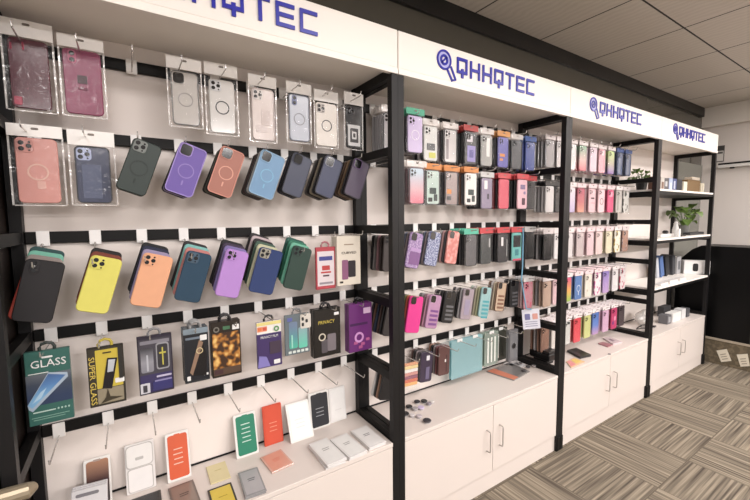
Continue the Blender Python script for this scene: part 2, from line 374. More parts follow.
def bare_case(loc, tilt, mt, label, group, style='tri', cmt=None, ring=None, h=.166, w=.079, rim=None, detail=True, bars=None, patch=None):
    """a case hanging by its camera hole; origin at the hole"""
    t = thing('phone_case', label, 'phone case', loc, (0, math.radians(tilt), 0), group)
    cx, cz = w/2-.023, -h/2+.021
    obj('shell', shared(('shell', w, h), lambda m: m.slab(cx, cz, w, h, 0, .0105, .013, .0022)), mt, t)
    if not detail: return t
    if rim: obj('rim', shared(('rim', w, h), lambda m: rimring(m, cx, cz, w, h)), rim, t)
    if style: cammod(t, style, 0, 0, 0, cmt or mt)
    if ring:
        obj('magnet_ring', shared(('magnet_ring', w, h), lambda m: m.ring(cx, cz-.004, .024, .0205, -.0008, .0007)), ring, t)
        obj('ring_tail', shared(('ring_tail', w, h), lambda m: m.slab(cx, cz-.044, .005, .016, -.0008, .0007, .002, .0002)), ring, t)
    for q, (a, b, c, d, mm) in enumerate(patch or []):
        obj('print_patch', MB().slab(cx+a*w, cz+b*h, c*w, d*h, -.0008-.0003*q, .0006+.0002*q, .003, .0002), mm, t)
    return t
def rimring(m, cx, cz, w, h, b=.0028, r=.013, n=5):
    def rr(ins):
        a, b_, q = w/2-ins, h/2-ins, r-ins; out = []
        for k, (sx, sz) in enumerate(((1, 1), (-1, 1), (-1, -1), (1, -1))):
            for i in range(n+1):
                t_ = (k+i/n)*PI/2; out.append((cx+sx*(a-q)+q*math.cos(t_), cz+sz*(b_-q)+q*math.sin(t_)))
        return out
    R = [[(x, y, z) for x, z in rr(i)] for i, y in ((-.0004, .004), (-.0004, -.0012), (b, -.0012), (b, .001))]; R.append(R[0])
    return m.rings(R, cap=False)
def bag_mesh(m, w, z0, z1, t):            # pillow of clear film with crimped edges
    nx, nz = 6, 9; F = []; 
    for s in (0, 1):
        g = []
        for j in range(nz+1):
            for i in range(nx+1):
                a, b = i/nx, j/nz; e = min(1, 4.5*min(a, 1-a))*min(1, 7*min(b, 1-b)); wob = .0012*math.sin(9*a+5*b+s)*e
                g.append((-w/2+w*a, (t*e+wob)*(1 if s else 0)+(0 if s else -wob-.0035*e), z0+(z1-z0)*b))
        F.append(g)
    for s, g in enumerate(F):
        m.add(g, [(j*(nx+1)+i, j*(nx+1)+i+1, (j+1)*(nx+1)+i+1, (j+1)*(nx+1)+i) for j in range(nz) for i in range(nx)])
    return m
def bagged(loc, mt, label, group, card=None, style='tri', cmt=None, w=.084, h=.162, cw=.106, detail=True, bag=True, patch=None, ring=None, yaw=0, rim=None, ch=.034, gap=.004, name='packaged_phone_case', tilt=0, edge_glints=False):
    """header card on the wire, clear bag below it, the case inside; origin at the punched hole"""
    t = thing(name, label, 'phone case', loc, (0, math.radians(tilt), math.radians(yaw)), group)
    card = card or PAPER; zc = .012-ch
    obj('header_card', shared(('header_card', cw, ch), lambda m: cardmesh(m, cw, ch)), card, t)
    cz = zc-gap-h/2
    if detail and cw < .5: obj('punch_hole', shared(('punch_hole',), lambda m: m.slab(0, .001, .016, .006, -.0042, .001, .003, .0001)), DG0, t)
    obj('case_shell', shared(('case_shell', w, h, ch, gap), lambda m: m.slab(0, cz, w, h, .0005, .0095, .012, .002)), mt, t)
    if detail:
        if rim: obj('rim', shared(('rim', w, h, ch, gap), lambda m: rimring(m, 0, cz, w, h)), rim, t)
        if style: cammod(t, style, -w/2+.022, cz+h/2-.023, .0005, cmt or mt)
        if ring: obj('magnet_ring', shared(('magnet_ring_b', w, h, ch, gap), lambda m: m.ring(0, cz-.004, .023, .0195, -.0004, .0007)), ring, t)
        for q, (a, b, c, d, mm) in enumerate(patch or []):
            obj('print_patch', MB().slab(a*w, cz+b*h, c*w, d*h, -.0006-.0003*q, .001+.0002*q, .003, .0002), mm, t)
    if edge_glints:  # pale strips paint bright highlights along the bag edges
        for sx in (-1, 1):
            obj('bag_edge_glint', shared(('bag_edge_glint', cw, h, ch, gap, sx), lambda m: m.slab(sx*(cw/2-.0015), cz, .0045, h+.012, .003, .001, .001, .0003)), GLINT, t)
        obj('bag_edge_glint', shared(('bag_edge_glint', cw, h, ch, gap), lambda m: m.slab(0, cz-h/2-.0065, cw-.008, .0035, .003, .001, .001, .0003)), GLINT, t)
    if bag: obj('clear_bag', shared(('clear_bag', cw, h, ch, gap), lambda m: bag_mesh(m, cw, cz-h/2-.008, zc+.002, .0135), True), BAG, t)
    return t
def cardmesh(m, w, h):
    pts = []                                   # folded card, slightly bowed
    n = 6; R = []
    for y, ins in ((-.0016, 0), (.0016, 0)):
        R.append([(-w/2+w*i/n, y-.0015*math.sin(PI*i/n), .012) for i in range(n+1)]+[(w/2-w*i/n, y-.0015*math.sin(PI*i/n), .012-h) for i in range(n+1)])
    return m.rings(R)

def C(*c, **k):
    g = .3*c[0]+.59*c[1]+.11*c[2]
    return mat(tuple(round((x*.9+g*.1)*.93) for x in c), **k)
DG0 = mat((120, 112, 106), .6)
# ---- near bay, top row: single clear-bagged cases
Y1 = -.095*W
def top_item(i, card, case, mt, label, **kw):
    vt, vb = card[2:]; u0, u1 = card[:2]
    y = Y1; a, b = on_y(u0, (vt+vb)/2, y), on_y(u1, (vt+vb)/2, y)
    ct, cb = on_y((case[0]+case[1])/2, case[2], y), on_y((case[0]+case[1])/2, case[3], y)
    l_, r_ = on_y(case[0], (case[2]+case[3])/2, y), on_y(case[1], (case[2]+case[3])/2, y)
    cx = (a.x+b.x)/2; top = on_y((u0+u1)/2, vt, y).z; hh = ct.z-cb.z; w = r_.x-l_.x
    ch = top-on_y((u0+u1)/2, vb, y).z
    return bagged((cx, y, top-.012), mt, label, 'clear-bagged cases on the top row of the near bay', cw=round(b.x-a.x, 4), w=round(w, 4), h=round(hh, 4), ch=round(ch, 4), gap=round(max(.002, top-ch-ct.z), 4), edge_glints=True, **kw)
G_ = 'clear-bagged cases on the top row of the near bay'
top_item(0, (-1, 52, 21, 38), (10, 50, 39, 108), C(92, 38, 52, rough=.2), 'dark burgundy clear-bagged case with pink tag, leftmost of the top row', style=None, patch=[(-.34, -.4, .2, .12, C(190, 70, 95)), (-.42, .37, .05, .1, C(225, 80, 115)), (-.12, .39, .05, .12, C(225, 80, 115))])
top_item(1, (57, 103, 37, 49), (64, 102, 49, 113), C(142, 38, 84, rough=.3), 'raspberry red case with two-lens camera and grey finger ring, clear bagged', style='two', cmt=C(196, 110, 140), patch=[(-.02, .04, .26, .13, C(90, 70, 78)), (-.02, -.1, .26, .05, C(120, 45, 75))])
CLR = C(196, 190, 184, rough=.15)
top_item(3, (166, 201, 58, 70), (172, 199, 72, 125), CLR, 'transparent case with grey ring and grey rim, first clear bag right of the empty hook', style='cut', ring=C(150, 145, 142), rim=C(110, 108, 106))
top_item(4, (204, 237, 64, 76), (210, 235, 80, 133), C(218, 214, 210, rough=.15), 'transparent white case with black magnet ring, in wrinkled clear bag', style='tri', cmt=C(205, 205, 208), ring=C(40, 40, 44))
top_item(5, (248, 276, 76, 87), (252, 274, 89, 140), C(226, 212, 206, rough=.2), 'pale blush case with embossed pattern, clear bagged on the top row', style='tri', cmt=C(230, 222, 218), rim=C(205, 190, 186), patch=[(.1, -.05, .4, .3, C(214, 198, 194)), (-.1, -.28, .5, .14, C(218, 204, 200))])
top_item(6, (286, 311, 83, 94), (289, 309, 95, 141), C(198, 204, 218, rough=.2), 'pale blue-grey case with silver ring and dark rim, clear bagged', style='two', cmt=C(120, 130, 170), ring=C(150, 152, 160), rim=C(108, 112, 128))
top_item(7, (314, 338, 91, 102), (315, 336, 103, 146), C(232, 222, 212, rough=.25), 'cream case with bold black magnet ring, clear bagged on the top row', style='tri', cmt=C(190, 182, 176), ring=C(25, 25, 28))
top_item(8, (344, 363, 93, 105), (346, 361, 106, 148), C(38, 36, 38, rough=.3), 'black case with white robot style panel, rightmost of the near top row', style='tri', cmt=C(44, 42, 44), patch=[(0, -.2, .8, .5, C(225, 225, 225)), (0, -.2, .55, .34, C(60, 58, 60)), (0, -.2, .3, .18, C(225, 225, 225)), (-.0, -.2, .16, .1, C(60, 58, 60))])
# second row: two bagged
Y2 = -.105*W
def bag2(card, case, mt, label, **kw):
    global Y1
    o = Y1; Y1 = Y2; t = top_item(0, card, case, mt, label, **kw); Y1 = o; t['group'] = 'bagged cases on the second row'; return t
bag2((6, 62, 125, 137), (13, 56, 138, 203), C(220, 150, 140, rough=.35), 'salmon pink case with magnet ring, clear bagged at left end of second row', style='tri', cmt=C(205, 140, 132), ring=C(235, 190, 175), patch=[(.06, -.22, .2, .12, C(232, 178, 166))])
bag2((67, 114, 131, 146), (77, 112, 146, 202), C(74, 80, 104, rough=.15), 'glossy slate blue case with pale blue camera plate, clear bagged on second row', style='tri', cmt=C(180, 190, 225), rim=C(34, 34, 44), patch=[(-.05, -.12, .55, .6, C(98, 106, 134, rough=.1))])

# ---- stacks of bare cases
def stack(i, r, tilt, front, behind, desc, dy=.024, yfront=-.142*W, zoff=0, dz=-.0008,  h=.166, k=0, dx=0, group=None, dxs=0, **kw):
    x = (k+PX[i])*W+dx; z = peg_z(r)+zoff
    g = group or 'cases on the %s row of the %s bay' % (ROW[r], BAY[k])
    bare_case((x, yfront, z), tilt, front, desc, g, h=h, **kw)
    for j, (nm, mt) in enumerate(behind):
        bare_case((x-dxs*(j+1), yfront+dy*(j+1), z+dz*(j+1)), tilt+.7*(j+1)*(.3 if j % 2 else 1), mt, '%s case, %s behind the %s' % (nm.strip(), ORD[j+1] if j else 'directly', desc.split(',')[0]), g, h=h, detail=False)
NAVY = C(38, 48, 76, rough=.35); 
zB = -.022
stack(2, 1, 20, C(40, 54, 50, rough=.4), [('dark grey', C(60, 62, 64))], 'dark green case with grey camera frame, left of the purple one', dx=.006, zoff=zB, h=.163, style='tri', cmt=C(128, 134, 130), ring=C(34, 46, 42))
stack(3, 1, 20, C(112, 86, 178, rough=.45), [('black', C(28, 28, 30)), ('pale lilac', C(170, 150, 200)), ('black ', C(30, 28, 32))], 'purple case with pale ring, on the second row', w=.083, dx=.004, zoff=zB, h=.163, style='cut', cmt=C(175, 150, 225), ring=C(150, 128, 205), rim=C(160, 138, 215))
stack(4, 1, 20, C(178, 112, 96, rough=.45), [('black', C(30, 29, 30)), ('olive', C(92, 96, 74)), ('black ', C(30, 28, 30))], 'terracotta pink case with pale ring, on the second row', zoff=zB, h=.163, style='cut', cmt=C(205, 140, 122), ring=C(228, 165, 145), rim=C(215, 140, 122))
stack(5, 1, 20, C(112, 156, 196, rough=.4), [('pale grey', C(168, 168, 165)), ('dark grey', C(60, 60, 62)), ('brown', C(70, 50, 48)), ('black', C(28, 28, 30))], 'light blue case with cyan ring, on the second row', w=.09, dx=.006, zoff=zB, h=.163, style='cut', cmt=C(150, 190, 222), ring=C(130, 190, 225), rim=C(140, 178, 210))
stack(6, 1, 20, C(62, 68, 92, rough=.4), [('black', C(26, 26, 30)), ('dark blue', C(40, 46, 70))], 'slate navy case, immediately right of the light blue one', dx=-.004, zoff=zB, h=.158, style='cut', cmt=C(50, 54, 76), rim=C(40, 44, 60))
stack(7, 1, 20, C(58, 66, 98, rough=.4), [('black', C(26, 26, 28)), ('sand', C(150, 140, 120)), ('black ', C(30, 28, 30)), ('grey', C(110, 108, 105))], 'navy case with silver camera frame, second from right on second row', zoff=zB, h=.158, style='cut', cmt=C(150, 155, 170), rim=C(44, 48, 70))
stack(8, 1, 20, C(86, 74, 96, rough=.4), [('black', C(26, 26, 28)), ('tan', C(140, 112, 84)), ('brown', C(96, 74, 58)), ('black ', C(30, 28, 30))], 'dusky plum case, rightmost of the second row', zoff=zB, h=.158, style='cut', cmt=C(110, 80, 130), rim=C(60, 52, 68))
zC = -.056
stack(0, 2, 14, C(28, 26, 29, rough=.6), [('grey', C(150, 138, 132)), ('mint green', C(120, 196, 172)), ('dark teal', C(46, 84, 84))], 'plain black case, leftmost stack of the third row', zoff=zC, dz=.0095, h=.172, w=.086, style='two', cmt=C(34, 32, 36))
bare_case((PX[0]*W-.002, -.142*W+.016, peg_z(2)-.062), 18, C(196, 70, 54), 'orange red case peeking out low behind the plain black case', 'cases on the third row of the nearest left bay', detail=False)
stack(1, 2, 17, C(228, 220, 98, rough=.45), [('reddish brown', C(130, 58, 40)), ('black', C(30, 26, 26))], 'lemon yellow case with four camera holes, on the third row', dx=.013, zoff=zC, dz=.0095)
stack(2, 2, 16.5, C(240, 172, 130, rough=.45), [('lavender', C(160, 148, 186)), ('navy', C(34, 40, 70)), ('black', C(26, 26, 30))], 'peach orange case, right of the yellow one', w=.085, dx=.015, zoff=zC, dz=.0095)
stack(3, 2, 17, C(42, 72, 96, rough=.15), [('salmon pink', C(206, 128, 122)), ('mint', C(128, 196, 190)), ('dark', C(40, 34, 38))], 'glossy teal blue case, right of the peach one', dx=.008, zoff=zC, dz=.0095, cmt=C(60, 88, 110))
stack(4, 2, 16.5, C(186, 138, 218, rough=.35), [('periwinkle', C(132, 116, 178)), ('dark violet', C(62, 46, 74)), ('black', C(28, 26, 30))], 'bright lilac case, middle of the third row', dx=.002, zoff=zC, dz=.0095)
stack(5, 2, 17, C(48, 66, 118, rough=.15), [('cream', C(205, 205, 168)), ('green', C(70, 100, 84)), ('black', C(34, 30, 34)), ('pale pink', C(206, 186, 190)), ('dark', C(40, 36, 40))], 'glossy royal blue case, left of the dark green one', dx=-.012, w=.09, zoff=zC, dz=.0095, cmt=C(160, 155, 140))
stack(6, 2, 17, C(40, 66, 58, rough=.35), [('mint', C(110, 190, 160)), ('emerald', C(40, 120, 92)), ('teal', C(36, 92, 80))], 'dark green case with four camera holes, right of the glossy royal blue one', dx=-.013, zoff=zC, dz=.0095)

# ---- boxes on the near bay (fourth row and end of third row)
def fit(u0, u1, vt, vb, y):
    um, vm = (u0+u1)/2, (vt+vb)/2
    a, b = on_y(u0, vm, y), on_y(u1, vm, y); return (a.x+b.x)/2, b.x-a.x, on_y(um, vt, y).z, on_y(um, vb, y).z
def hangbox(rect, y, t_, mt, label, group, art, behind=0, loop=INK, name='screen_protector_box', cat='box', sub=True, bnames=None):
    x, w, zt, zb = fit(*rect, y); h = zt-zb
    root = thing(name, label, cat, (x, y, zt+.016), (0, 0, 0), group)
    lay_ = [0]
    def P(a, b, c, d, mm, nm='print_patch', r=.002):       # a,b lower-left; c,d upper-right in 0..1 of the front
        lay_[0] += 1
        return obj(nm, MB().slab((a+c)/2*w-w/2, -.016-h+(b+d)/2*h, (c-a)*w, (d-b)*h, -.0005-.00022*lay_[0], .0004+.00018*lay_[0], min(r, (c-a)*w*.4, (d-b)*h*.4), .0001), mm, root)
    obj('carton', MB().box(-w/2, w/2, 0, t_, -.016-h, -.016, .0012), mt, root)
    if loop: obj('hang_loop', MB().tube([(-.016, t_/2, -.018), (-.0165, t_/2, -.008), (-.012, t_/2, .001), (0, t_/2, .005), (.012, t_/2, .001), (.0165, t_/2, -.008), (.016, t_/2, -.018)], .0042, 8), loop, root)
    art(root, P, w, h, lambda s, body, size, mm, a, b, rot=0, width=None: text(s, body, size, mm, root, a*w-w/2, -.016-h+b*h, -.0012-.00022*lay_[0], rot, width))
    for j in range(behind):
        b = dup(root, (x-.001*j, y+(t_+.003)*(j+1), zt+.016), '%s, copy %s behind the front one' % (label.split(',')[0], ORD[j+1] if j else 'directly'), group)
    return root
GB = 'screen protector boxes on the fourth row'
YB = -.135*W
TEAL = C(52, 104, 96, rough=.3); WT = C(238, 238, 236, rough=.4)
def art_glass(r, P, w, h, T):
    P(.0, .27, 1, .69, ramp((46, 62, 96), (110, 116, 122), (64, 74, 92), lo=-.15, hi=-.07), 'picture_panel'); 
    x0 = w
    for a, b, c, d, mm in ((.05, .33, .6, .36, C(150, 190, 225)),):
        pass
    F = lambda a, b: (a*w-w/2, -.016-h+b*h)
    obj('phone_picture', MB().prism([F(.0, .3), F(.02, .24), F(.1, .2), F(.93, .6), F(.92, .66), F(.5, .7)], -.0026, -.001), C(168, 186, 206, rough=.2), r)
    obj('phone_screen', MB().prism([F(.01, .3), F(.1, .25), F(.88, .63), F(.5, .68)], -.0032, -.002), ramp((120, 178, 222), (58, 86, 140), (84, 132, 190), lo=-.15, hi=-.075), r)
    obj('screen_glow', MB().prism([F(.1, .31), F(.3, .37), F(.44, .5), F(.3, .45)], -.0037, -.0025), C(176, 210, 236, rough=.2), r)
    T('title_lettering', 'GLASS', .03, WT, .52, .825, 0, .78*w)
    P(.38, .9, .62, .925, WT); P(.06, .7, .5, .71, WT); P(.1, .17, .6, .185, C(190, 215, 205)); P(.06, .1, .9, .11, C(120, 165, 150)); P(.1, .07, .8, .08, C(120, 165, 150))
    for i in range(4): P(.64+.08*i, .17, .68+.08*i, .195, C(170, 205, 195))
hangbox((26, 72, 350, 423), YB, .016, TEAL, 'green tempered glass box reading GLASS, leftmost of the fourth row', GB, art_glass, loop=C(36, 48, 44))
def art_super(r, P, w, h, T):
    P(.02, .02, .98, .98, C(52, 46, 34)); P(.22, .3, .94, .95, C(206, 184, 60, rough=.3), 'picture_panel'); P(.22, .04, .94, .29, C(150, 140, 116, rough=.25), 'picture_panel')
    F = lambda a, b: (a*w-w/2, -.016-h+b*h)
    obj('phone_picture', MB().prism([F(.36, .3), F(.62, .27), F(.82, .78), F(.54, .8)], -.0026, -.001), C(30, 30, 36, rough=.2), r)
    obj('phone_screen', MB().prism([F(.52, .56), F(.68, .56), F(.76, .76), F(.57, .77)], -.003, -.002), C(190, 196, 204, rough=.2), r)
    obj('dark_strip', MB().prism([F(.84, .42), F(.95, .42), F(.95, .97), F(.84, .97)], -.003, -.001), C(40, 38, 34), r)
    P(.72, .35, .98, .43, WT); P(.42, .88, .66, .905, C(60, 50, 20)); P(.86, .62, .93, .9, C(150, 140, 90))
    obj('emblem', MB().prism([(-.2*w, -.016-.95*h), (-.06*w, -.016-.86*h), (.0, -.016-.72*h), (.06*w, -.016-.86*h), (.4*w, -.016-.9*h), (.1*w, -.016-.92*h)], -.0031, -.001), C(60, 52, 34), r)
    T('title_lettering', 'SUPER GLASS', .02, C(224, 196, 84), .11, .45, -PI/2, .8*h)
hangbox((88, 125, 346, 405), YB, .012, C(40, 36, 30, rough=.3), 'black and yellow box reading SUPER GLASS, on the fourth row', GB, art_super, loop=C(190, 170, 50))
def art_purple(r, P, w, h, T):
    P(.04, .03, .96, .34, C(62, 56, 100, rough=.25), 'picture_panel'); P(.04, .34, .96, .95, C(72, 70, 80, rough=.25), 'picture_panel'); P(.08, .86, .92, .92, C(130, 128, 138))
    P(.08, .38, .44, .8, ramp((120, 120, 132), (40, 40, 48), (150, 150, 160), lo=-.15, hi=-.05), 'phone_picture', .006); P(.24, .4, .29, .68, C(188, 190, 200))
    P(.52, .4, .9, .86, C(150, 150, 158), 'phone_picture', .008); P(.555, .425, .865, .835, C(56, 56, 62, rough=.2), 'phone_screen', .006); P(.69, .47, .73, .78, C(196, 186, 70)); P(.61, .67, .81, .7, C(196, 186, 70))
    P(.03, .03, .3, .2, C(205, 205, 214)); P(.1, .05, .22, .17, C(60, 58, 66)); P(.38, .05, .95, .2, C(50, 48, 112)); P(.5, .27, .94, .3, C(190, 184, 214)); P(.44, .2, .94, .225, C(140, 134, 184))
hangbox((138, 173, 335, 393), YB, .014, C(44, 40, 56, rough=.3), 'dark purple box with yellow cross picture, third on the fourth row', GB, art_purple, loop=C(130, 130, 132))
def art_d4(r, P, w, h, T):
    P(.05, .04, .97, .88, C(32, 36, 44, rough=.2), 'picture_panel'); P(.0, .9, 1, 1, C(128, 144, 156)); P(.08, .8, .7, .84, C(110, 124, 140)); P(.66, .76, .94, .86, WT)
    F = lambda a, b: (a*w-w/2, -.016-h+b*h)
    obj('phone_picture', MB().prism([F(.2, .2), F(.3, .14), F(.78, .72), F(.62, .78)], -.0028, -.001), C(150, 120, 100, rough=.2), r); obj('phone_screen', MB().prism([F(.3, .14), F(.86, .1), F(.9, .5), F(.78, .7)], -.0032, -.001), C(24, 24, 28, rough=.2), r)
    obj('emblem', MB().ring(.12*w, -.016-.42*h, .14*w, .1*w, -.0042, .002), C(206, 186, 140), r); P(.08, .05, .22, .13, WT); P(.74, .1, .94, .14, WT); P(.4, .22, .7, .24, C(140, 140, 150))
hangbox((184, 209, 328, 382), YB, .014, C(44, 48, 54, rough=.25), 'black box with silver blue top edge, between the dark purple and bronze boxes', GB, art_d4, behind=2, loop=C(150, 150, 150))
def art_bronze(r, P, w, h, T):
    P(.04, .04, .96, .8, blotch((66, 40, 24), (186, 118, 44), (238, 196, 112), 42, .44, sharp=.12), 'picture_panel'); P(.72, .83, .96, .92, WT); P(.4, .85, .64, .91, C(70, 120, 84)); P(.04, .04, .96, .16, C(84, 62, 46)); P(.06, .06, .36, .14, C(70, 40, 44))
    obj('emblem', MB().ring(-.32*w, -.016-.13*h, .1*w, .06*w, -.003, .002), C(120, 116, 108), r)
hangbox((211.5, 241, 321, 376), YB, .016, C(40, 32, 26, rough=.3), 'dark brown box with glowing bronze artwork, fifth on the fourth row', GB, art_bronze, behind=1)
def art_priv(r, P, w, h, T):
    P(.0, .74, 1, 1, C(236, 232, 228)); P(.0, .02, 1, .73, C(66, 50, 104, rough=.3), 'picture_panel'); P(.02, .79, .42, .9, C(232, 150, 110)); P(.05, .81, .2, .88, C(226, 110, 60)); P(.24, .81, .4, .88, C(210, 80, 60)); P(.0, .92, 1, .99, C(230, 214, 130)); obj('seal_print', MB().ring(.3*w, -.016-.18*h, .11*w, .06*w, -.0036, .002), C(90, 150, 84), r)
    T('title_lettering', 'PRIVACY FILM', .013, WT, .5, .665, 0, .7*w); obj('corner_print', MB().prism([(-.5*w, -.016-.97*h), (-.0*w, -.016-.97*h), (-.14*w, -.016-.76*h), (-.44*w, -.016-.72*h)], -.0036, -.001), C(132, 124, 196), r); P(.1, .05, .24, .11, C(60, 54, 110)); P(.1, .15, .24, .2, C(60, 54, 110)); P(.5, .28, .96, .55, C(66, 50, 70)); P(.66, .05, .92, .14, WT)
hangbox((257, 281.5, 321, 367), YB, .01, C(90, 76, 130, rough=.3), 'purple film box with white and orange top, sixth on the fourth row', GB, art_priv)
def art_teal(r, P, w, h, T):
    P(.16, .16, .5, .82, ramp((70, 190, 160), (110, 130, 160), (90, 150, 160), lo=-.15, hi=-.06), 'phone_picture', .006); P(.54, .14, .9, .66, ramp((96, 206, 176), (140, 170, 180), lo=-.15, hi=-.07), 'phone_picture', .006); P(.1, .84, .3, .93, C(90, 100, 170)); [P(.12+.17*q, .04, .24+.17*q, .1, C(214, 226, 220)) for q in range(5)]; P(.24, .18, .3, .5, C(150, 220, 200))
    fr = P(.62, .62, 1.06, .98, C(215, 210, 200), 'camera_picture', .006)
    for a, b in ((.72, .86), (.72, .72), (.88, .8)): P(a-.05, b-.045, a+.05, b+.045, C(30, 30, 34), 'lens_picture', .004)
hangbox((285, 309.5, 314, 354), YB, .01, C(106, 118, 124, rough=.25), 'grey teal box with camera lens cut-out picture, seventh on the fourth row', GB, art_teal, loop=C(120, 120, 122))
def art_black(r, P, w, h, T):
    P(.04, .03, .96, .97, C(28, 26, 26, rough=.25), 'picture_panel'); T('title_lettering', 'PRIVACY', .02, C(214, 190, 70), .47, .72, 0, .6*w)
    obj('emblem', MB().ring(-.2*w, -.016-.58*h, .13*w, .09*w, -.003, .002), C(210, 200, 180), r); P(.5, .1, .82, .46, C(120, 112, 118), 'phone_picture', .005); P(.28, .08, .5, .36, C(84, 78, 84), 'phone_picture', .005); P(.76, .84, .94, .9, WT)
hangbox((313.5, 340.5, 308.5, 356), YB, .016, C(22, 21, 22, rough=.25), 'black box reading PRIVACY in gold, second from right on the fourth row', GB, art_black, behind=1)
def art_plum(r, P, w, h, T):
    P(.05, .55, .8, .6, C(70, 24, 84)); P(.62, .78, .94, .9, C(226, 190, 226))
    obj('emblem', MB().ring(-.08*w, -.016-.7*h, .2*w, .12*w, -.0024, .0018), C(216, 150, 214), r)
    for a, b in ((.2, .16), (.5, .12), (.72, .2), (.4, .06)): P(a, b, a+.16, b+.06, C(190, 90, 150))
hangbox((349, 372, 303.5, 351), YB-.005, .018, C(112, 44, 122, rough=.3), 'purple box with round emblem, rightmost of the fourth row', GB, art_plum, behind=1)
# end of the third row
def art_red(r, P, w, h, T):
    P(.07, .08, .93, .9, C(228, 216, 220), 'picture_panel'); P(.16, .68, .84, .78, C(60, 66, 150)); P(.3, .45, .7, .56, C(200, 60, 60)); P(.24, .38, .76, .42, C(200, 60, 60)); P(.34, .3, .66, .34, C(90, 60, 70)); P(.16, .12, .84, .17, C(150, 140, 150))
hangbox((316, 335.5, 247, 289), -.12*W, .01, C(192, 66, 78, rough=.35), 'white pouch with red border and red print, hanging right of the dark green case', 'protector packs at the right end of the third row', art_red, loop=C(190, 120, 130), name='screen_protector_pouch')
def art_curved(r, P, w, h, T):
    T('title_lettering', 'CURVED', .014, C(60, 48, 40), .5, .66, 0, .62*w); P(.2, .12, .46, .52, C(150, 90, 130), 'phone_picture', .005); P(.46, .16, .78, .5, C(40, 34, 40), 'phone_picture', .005); P(.1, .05, .24, .09, C(50, 44, 40)); P(.3, .82, .7, .84, C(170, 150, 130))
hangbox((337, 360.5, 236, 285), -.13*W, .009, C(232, 222, 206, rough=.5), 'cream box reading CURVED with two phones pictured, right end of the third row', 'protector packs at the right end of the third row', art_curved, behind=3, loop=None)

# ---- near cabinet top: leaning and lying packs
ZT = CT+.0006
def lean(rect, label, mt, art=None, t_=.008, name='glass_film_pack', r=.004, top_y=-.016, zbase=ZT, sc_=1):
    u0, u1, vt, vb = rect; um = (u0+u1)/2
    b = on_z(um, vb, zbase); tp = on_y(um, vt, top_y)
    a0, a1 = on_y(u0, (vt+vb)/2, (b.y+top_y)/2), on_y(u1, (vt+vb)/2, (b.y+top_y)/2)
    w = (a1.x-a0.x); dy = max(.02, top_y-b.y); dz = tp.z-zbase; h = math.hypot(dy, dz); ang = math.atan2(dy, dz)
    t = thing(name, label, 'box', (b.x, b.y, zbase), (-ang, 0, 0), 'packs leaning on the near cabinet top')
    obj('carton', MB().slab(0, h/2, w, h, 0, t_, r, .0012), mt, t)
    lay_ = [0]
    def P(a, c, d, e, mm, nm='print_patch', rr=.003):
        lay_[0] += 1
        return obj(nm, MB().slab((a+d)/2*w-w/2, (c+e)/2*h, (d-a)*w, (e-c)*h, -.0005-.0003*lay_[0], .0004+.00025*lay_[0], min(rr, (d-a)*w*.4, (e-c)*h*.4), .0001), mm, t)
    if art: art(t, P, w, h)
    return t
OR = C(226, 88, 44, rough=.45)
def art_film(c, n=4, extra=None, notch=True):
    def f(t, P, w, h):
        q = P(.1, .05, .93, .95, c, 'film_sheet', .008)
        if notch: P(.38, .935, .62, .965, c, 'film_tab', .002)
        for i in range(n):
            P(.3+.03*(i % 2), .34+.1*i, .7, .36+.1*i, extra or C(240, 200, 180), 'print_patch')
    return f
WPK = C(236, 233, 229, rough=.4)
lean((85, 113, 457, 506), 'white pack with a sunset picture, behind the grey stack at the left', WPK, lambda t, P, w, h: (P(.1, .02, .92, .95, ramp((52, 36, 40), (170, 120, 90), (74, 48, 48), lo=.02, hi=.14), 'picture_panel', .008), P(.36, .93, .64, .97, C(170, 150, 140), 'film_tab')), t_=.006, top_y=-.014)
lean((127, 157, 442, 491), 'white clear pack with embossed phone case outline, left of the orange film pack', C(232, 229, 226, rough=.25), lambda t, P, w, h: (P(.06, .02, .92, .5, C(188, 184, 180), 'tray_edge', .008), P(.09, .035, .89, .485, C(240, 237, 234), 'inner_tray', .008), P(.03, .51, .95, .98, C(188, 184, 180), 'tray_edge', .012), P(.06, .525, .92, .965, C(238, 235, 232), 'inner_tray', .012), P(.34, .66, .62, .72, C(190, 187, 184))), t_=.014, top_y=-.022)
lean((168, 192, 431, 480), 'white pack with bright orange film, leaning at the left of the green one', WPK, art_film(OR))
lean((237, 259.5, 412, 456), 'white pack with emerald green film and white lettering, leaning at the back', WPK, art_film(C(30, 132, 100, rough=.4), 5, C(200, 230, 218)))
lean((265, 284, 404, 444), 'orange red film pack, leaning right of the green one', C(222, 78, 50, rough=.4), art_film(C(226, 82, 54, rough=.4), 3, C(236, 150, 124)))
lean((291.5, 314.5, 400, 440), 'plain white film pack, leaning left of the black one', WPK, art_film(C(243, 241, 240, rough=.3), 3, C(225, 222, 220)))
lean((311, 331, 391, 428), 'white pack with black film and white numeral, leaning at the back', WPK, art_film(C(44, 46, 52, rough=.4), 3, C(170, 172, 176)))
lean((331, 347, 387, 421), 'narrow plain white pack, rightmost of the leaning packs', C(240, 238, 235, rough=.4), art_film(C(246, 245, 243), 1, C(230, 228, 226)), top_y=-.014)
def flat(cx, cy, w, l, rot, label, mt, n=1, t_=.006, art=None, name='film_pack', z=ZT, group='packs lying on the near cabinet top'):
    for j in range(n):
        lb = label if j == n-1 else '%s pack under the %s' % ('lowest' if j == 0 else 'middle', label)
        t = thing(name, lb, 'box', (cx, cy, z+j*(t_+.0006)), (0, 0, rot+(.03*(n-1-j))*(1 if j % 2 else -1)), group)
        obj('sleeve', MB().rings([[(sx*(w/2-i), sy*(l/2-i), zz) for sx, sy in ((-1, -1), (1, -1), (1, 1), (-1, 1))] for zz, i in ((0, .001), (.001, 0), (t_-.001, 0), (t_, .001))]), mt, t)
        if art and j == n-1: art(t, w, l, t_)
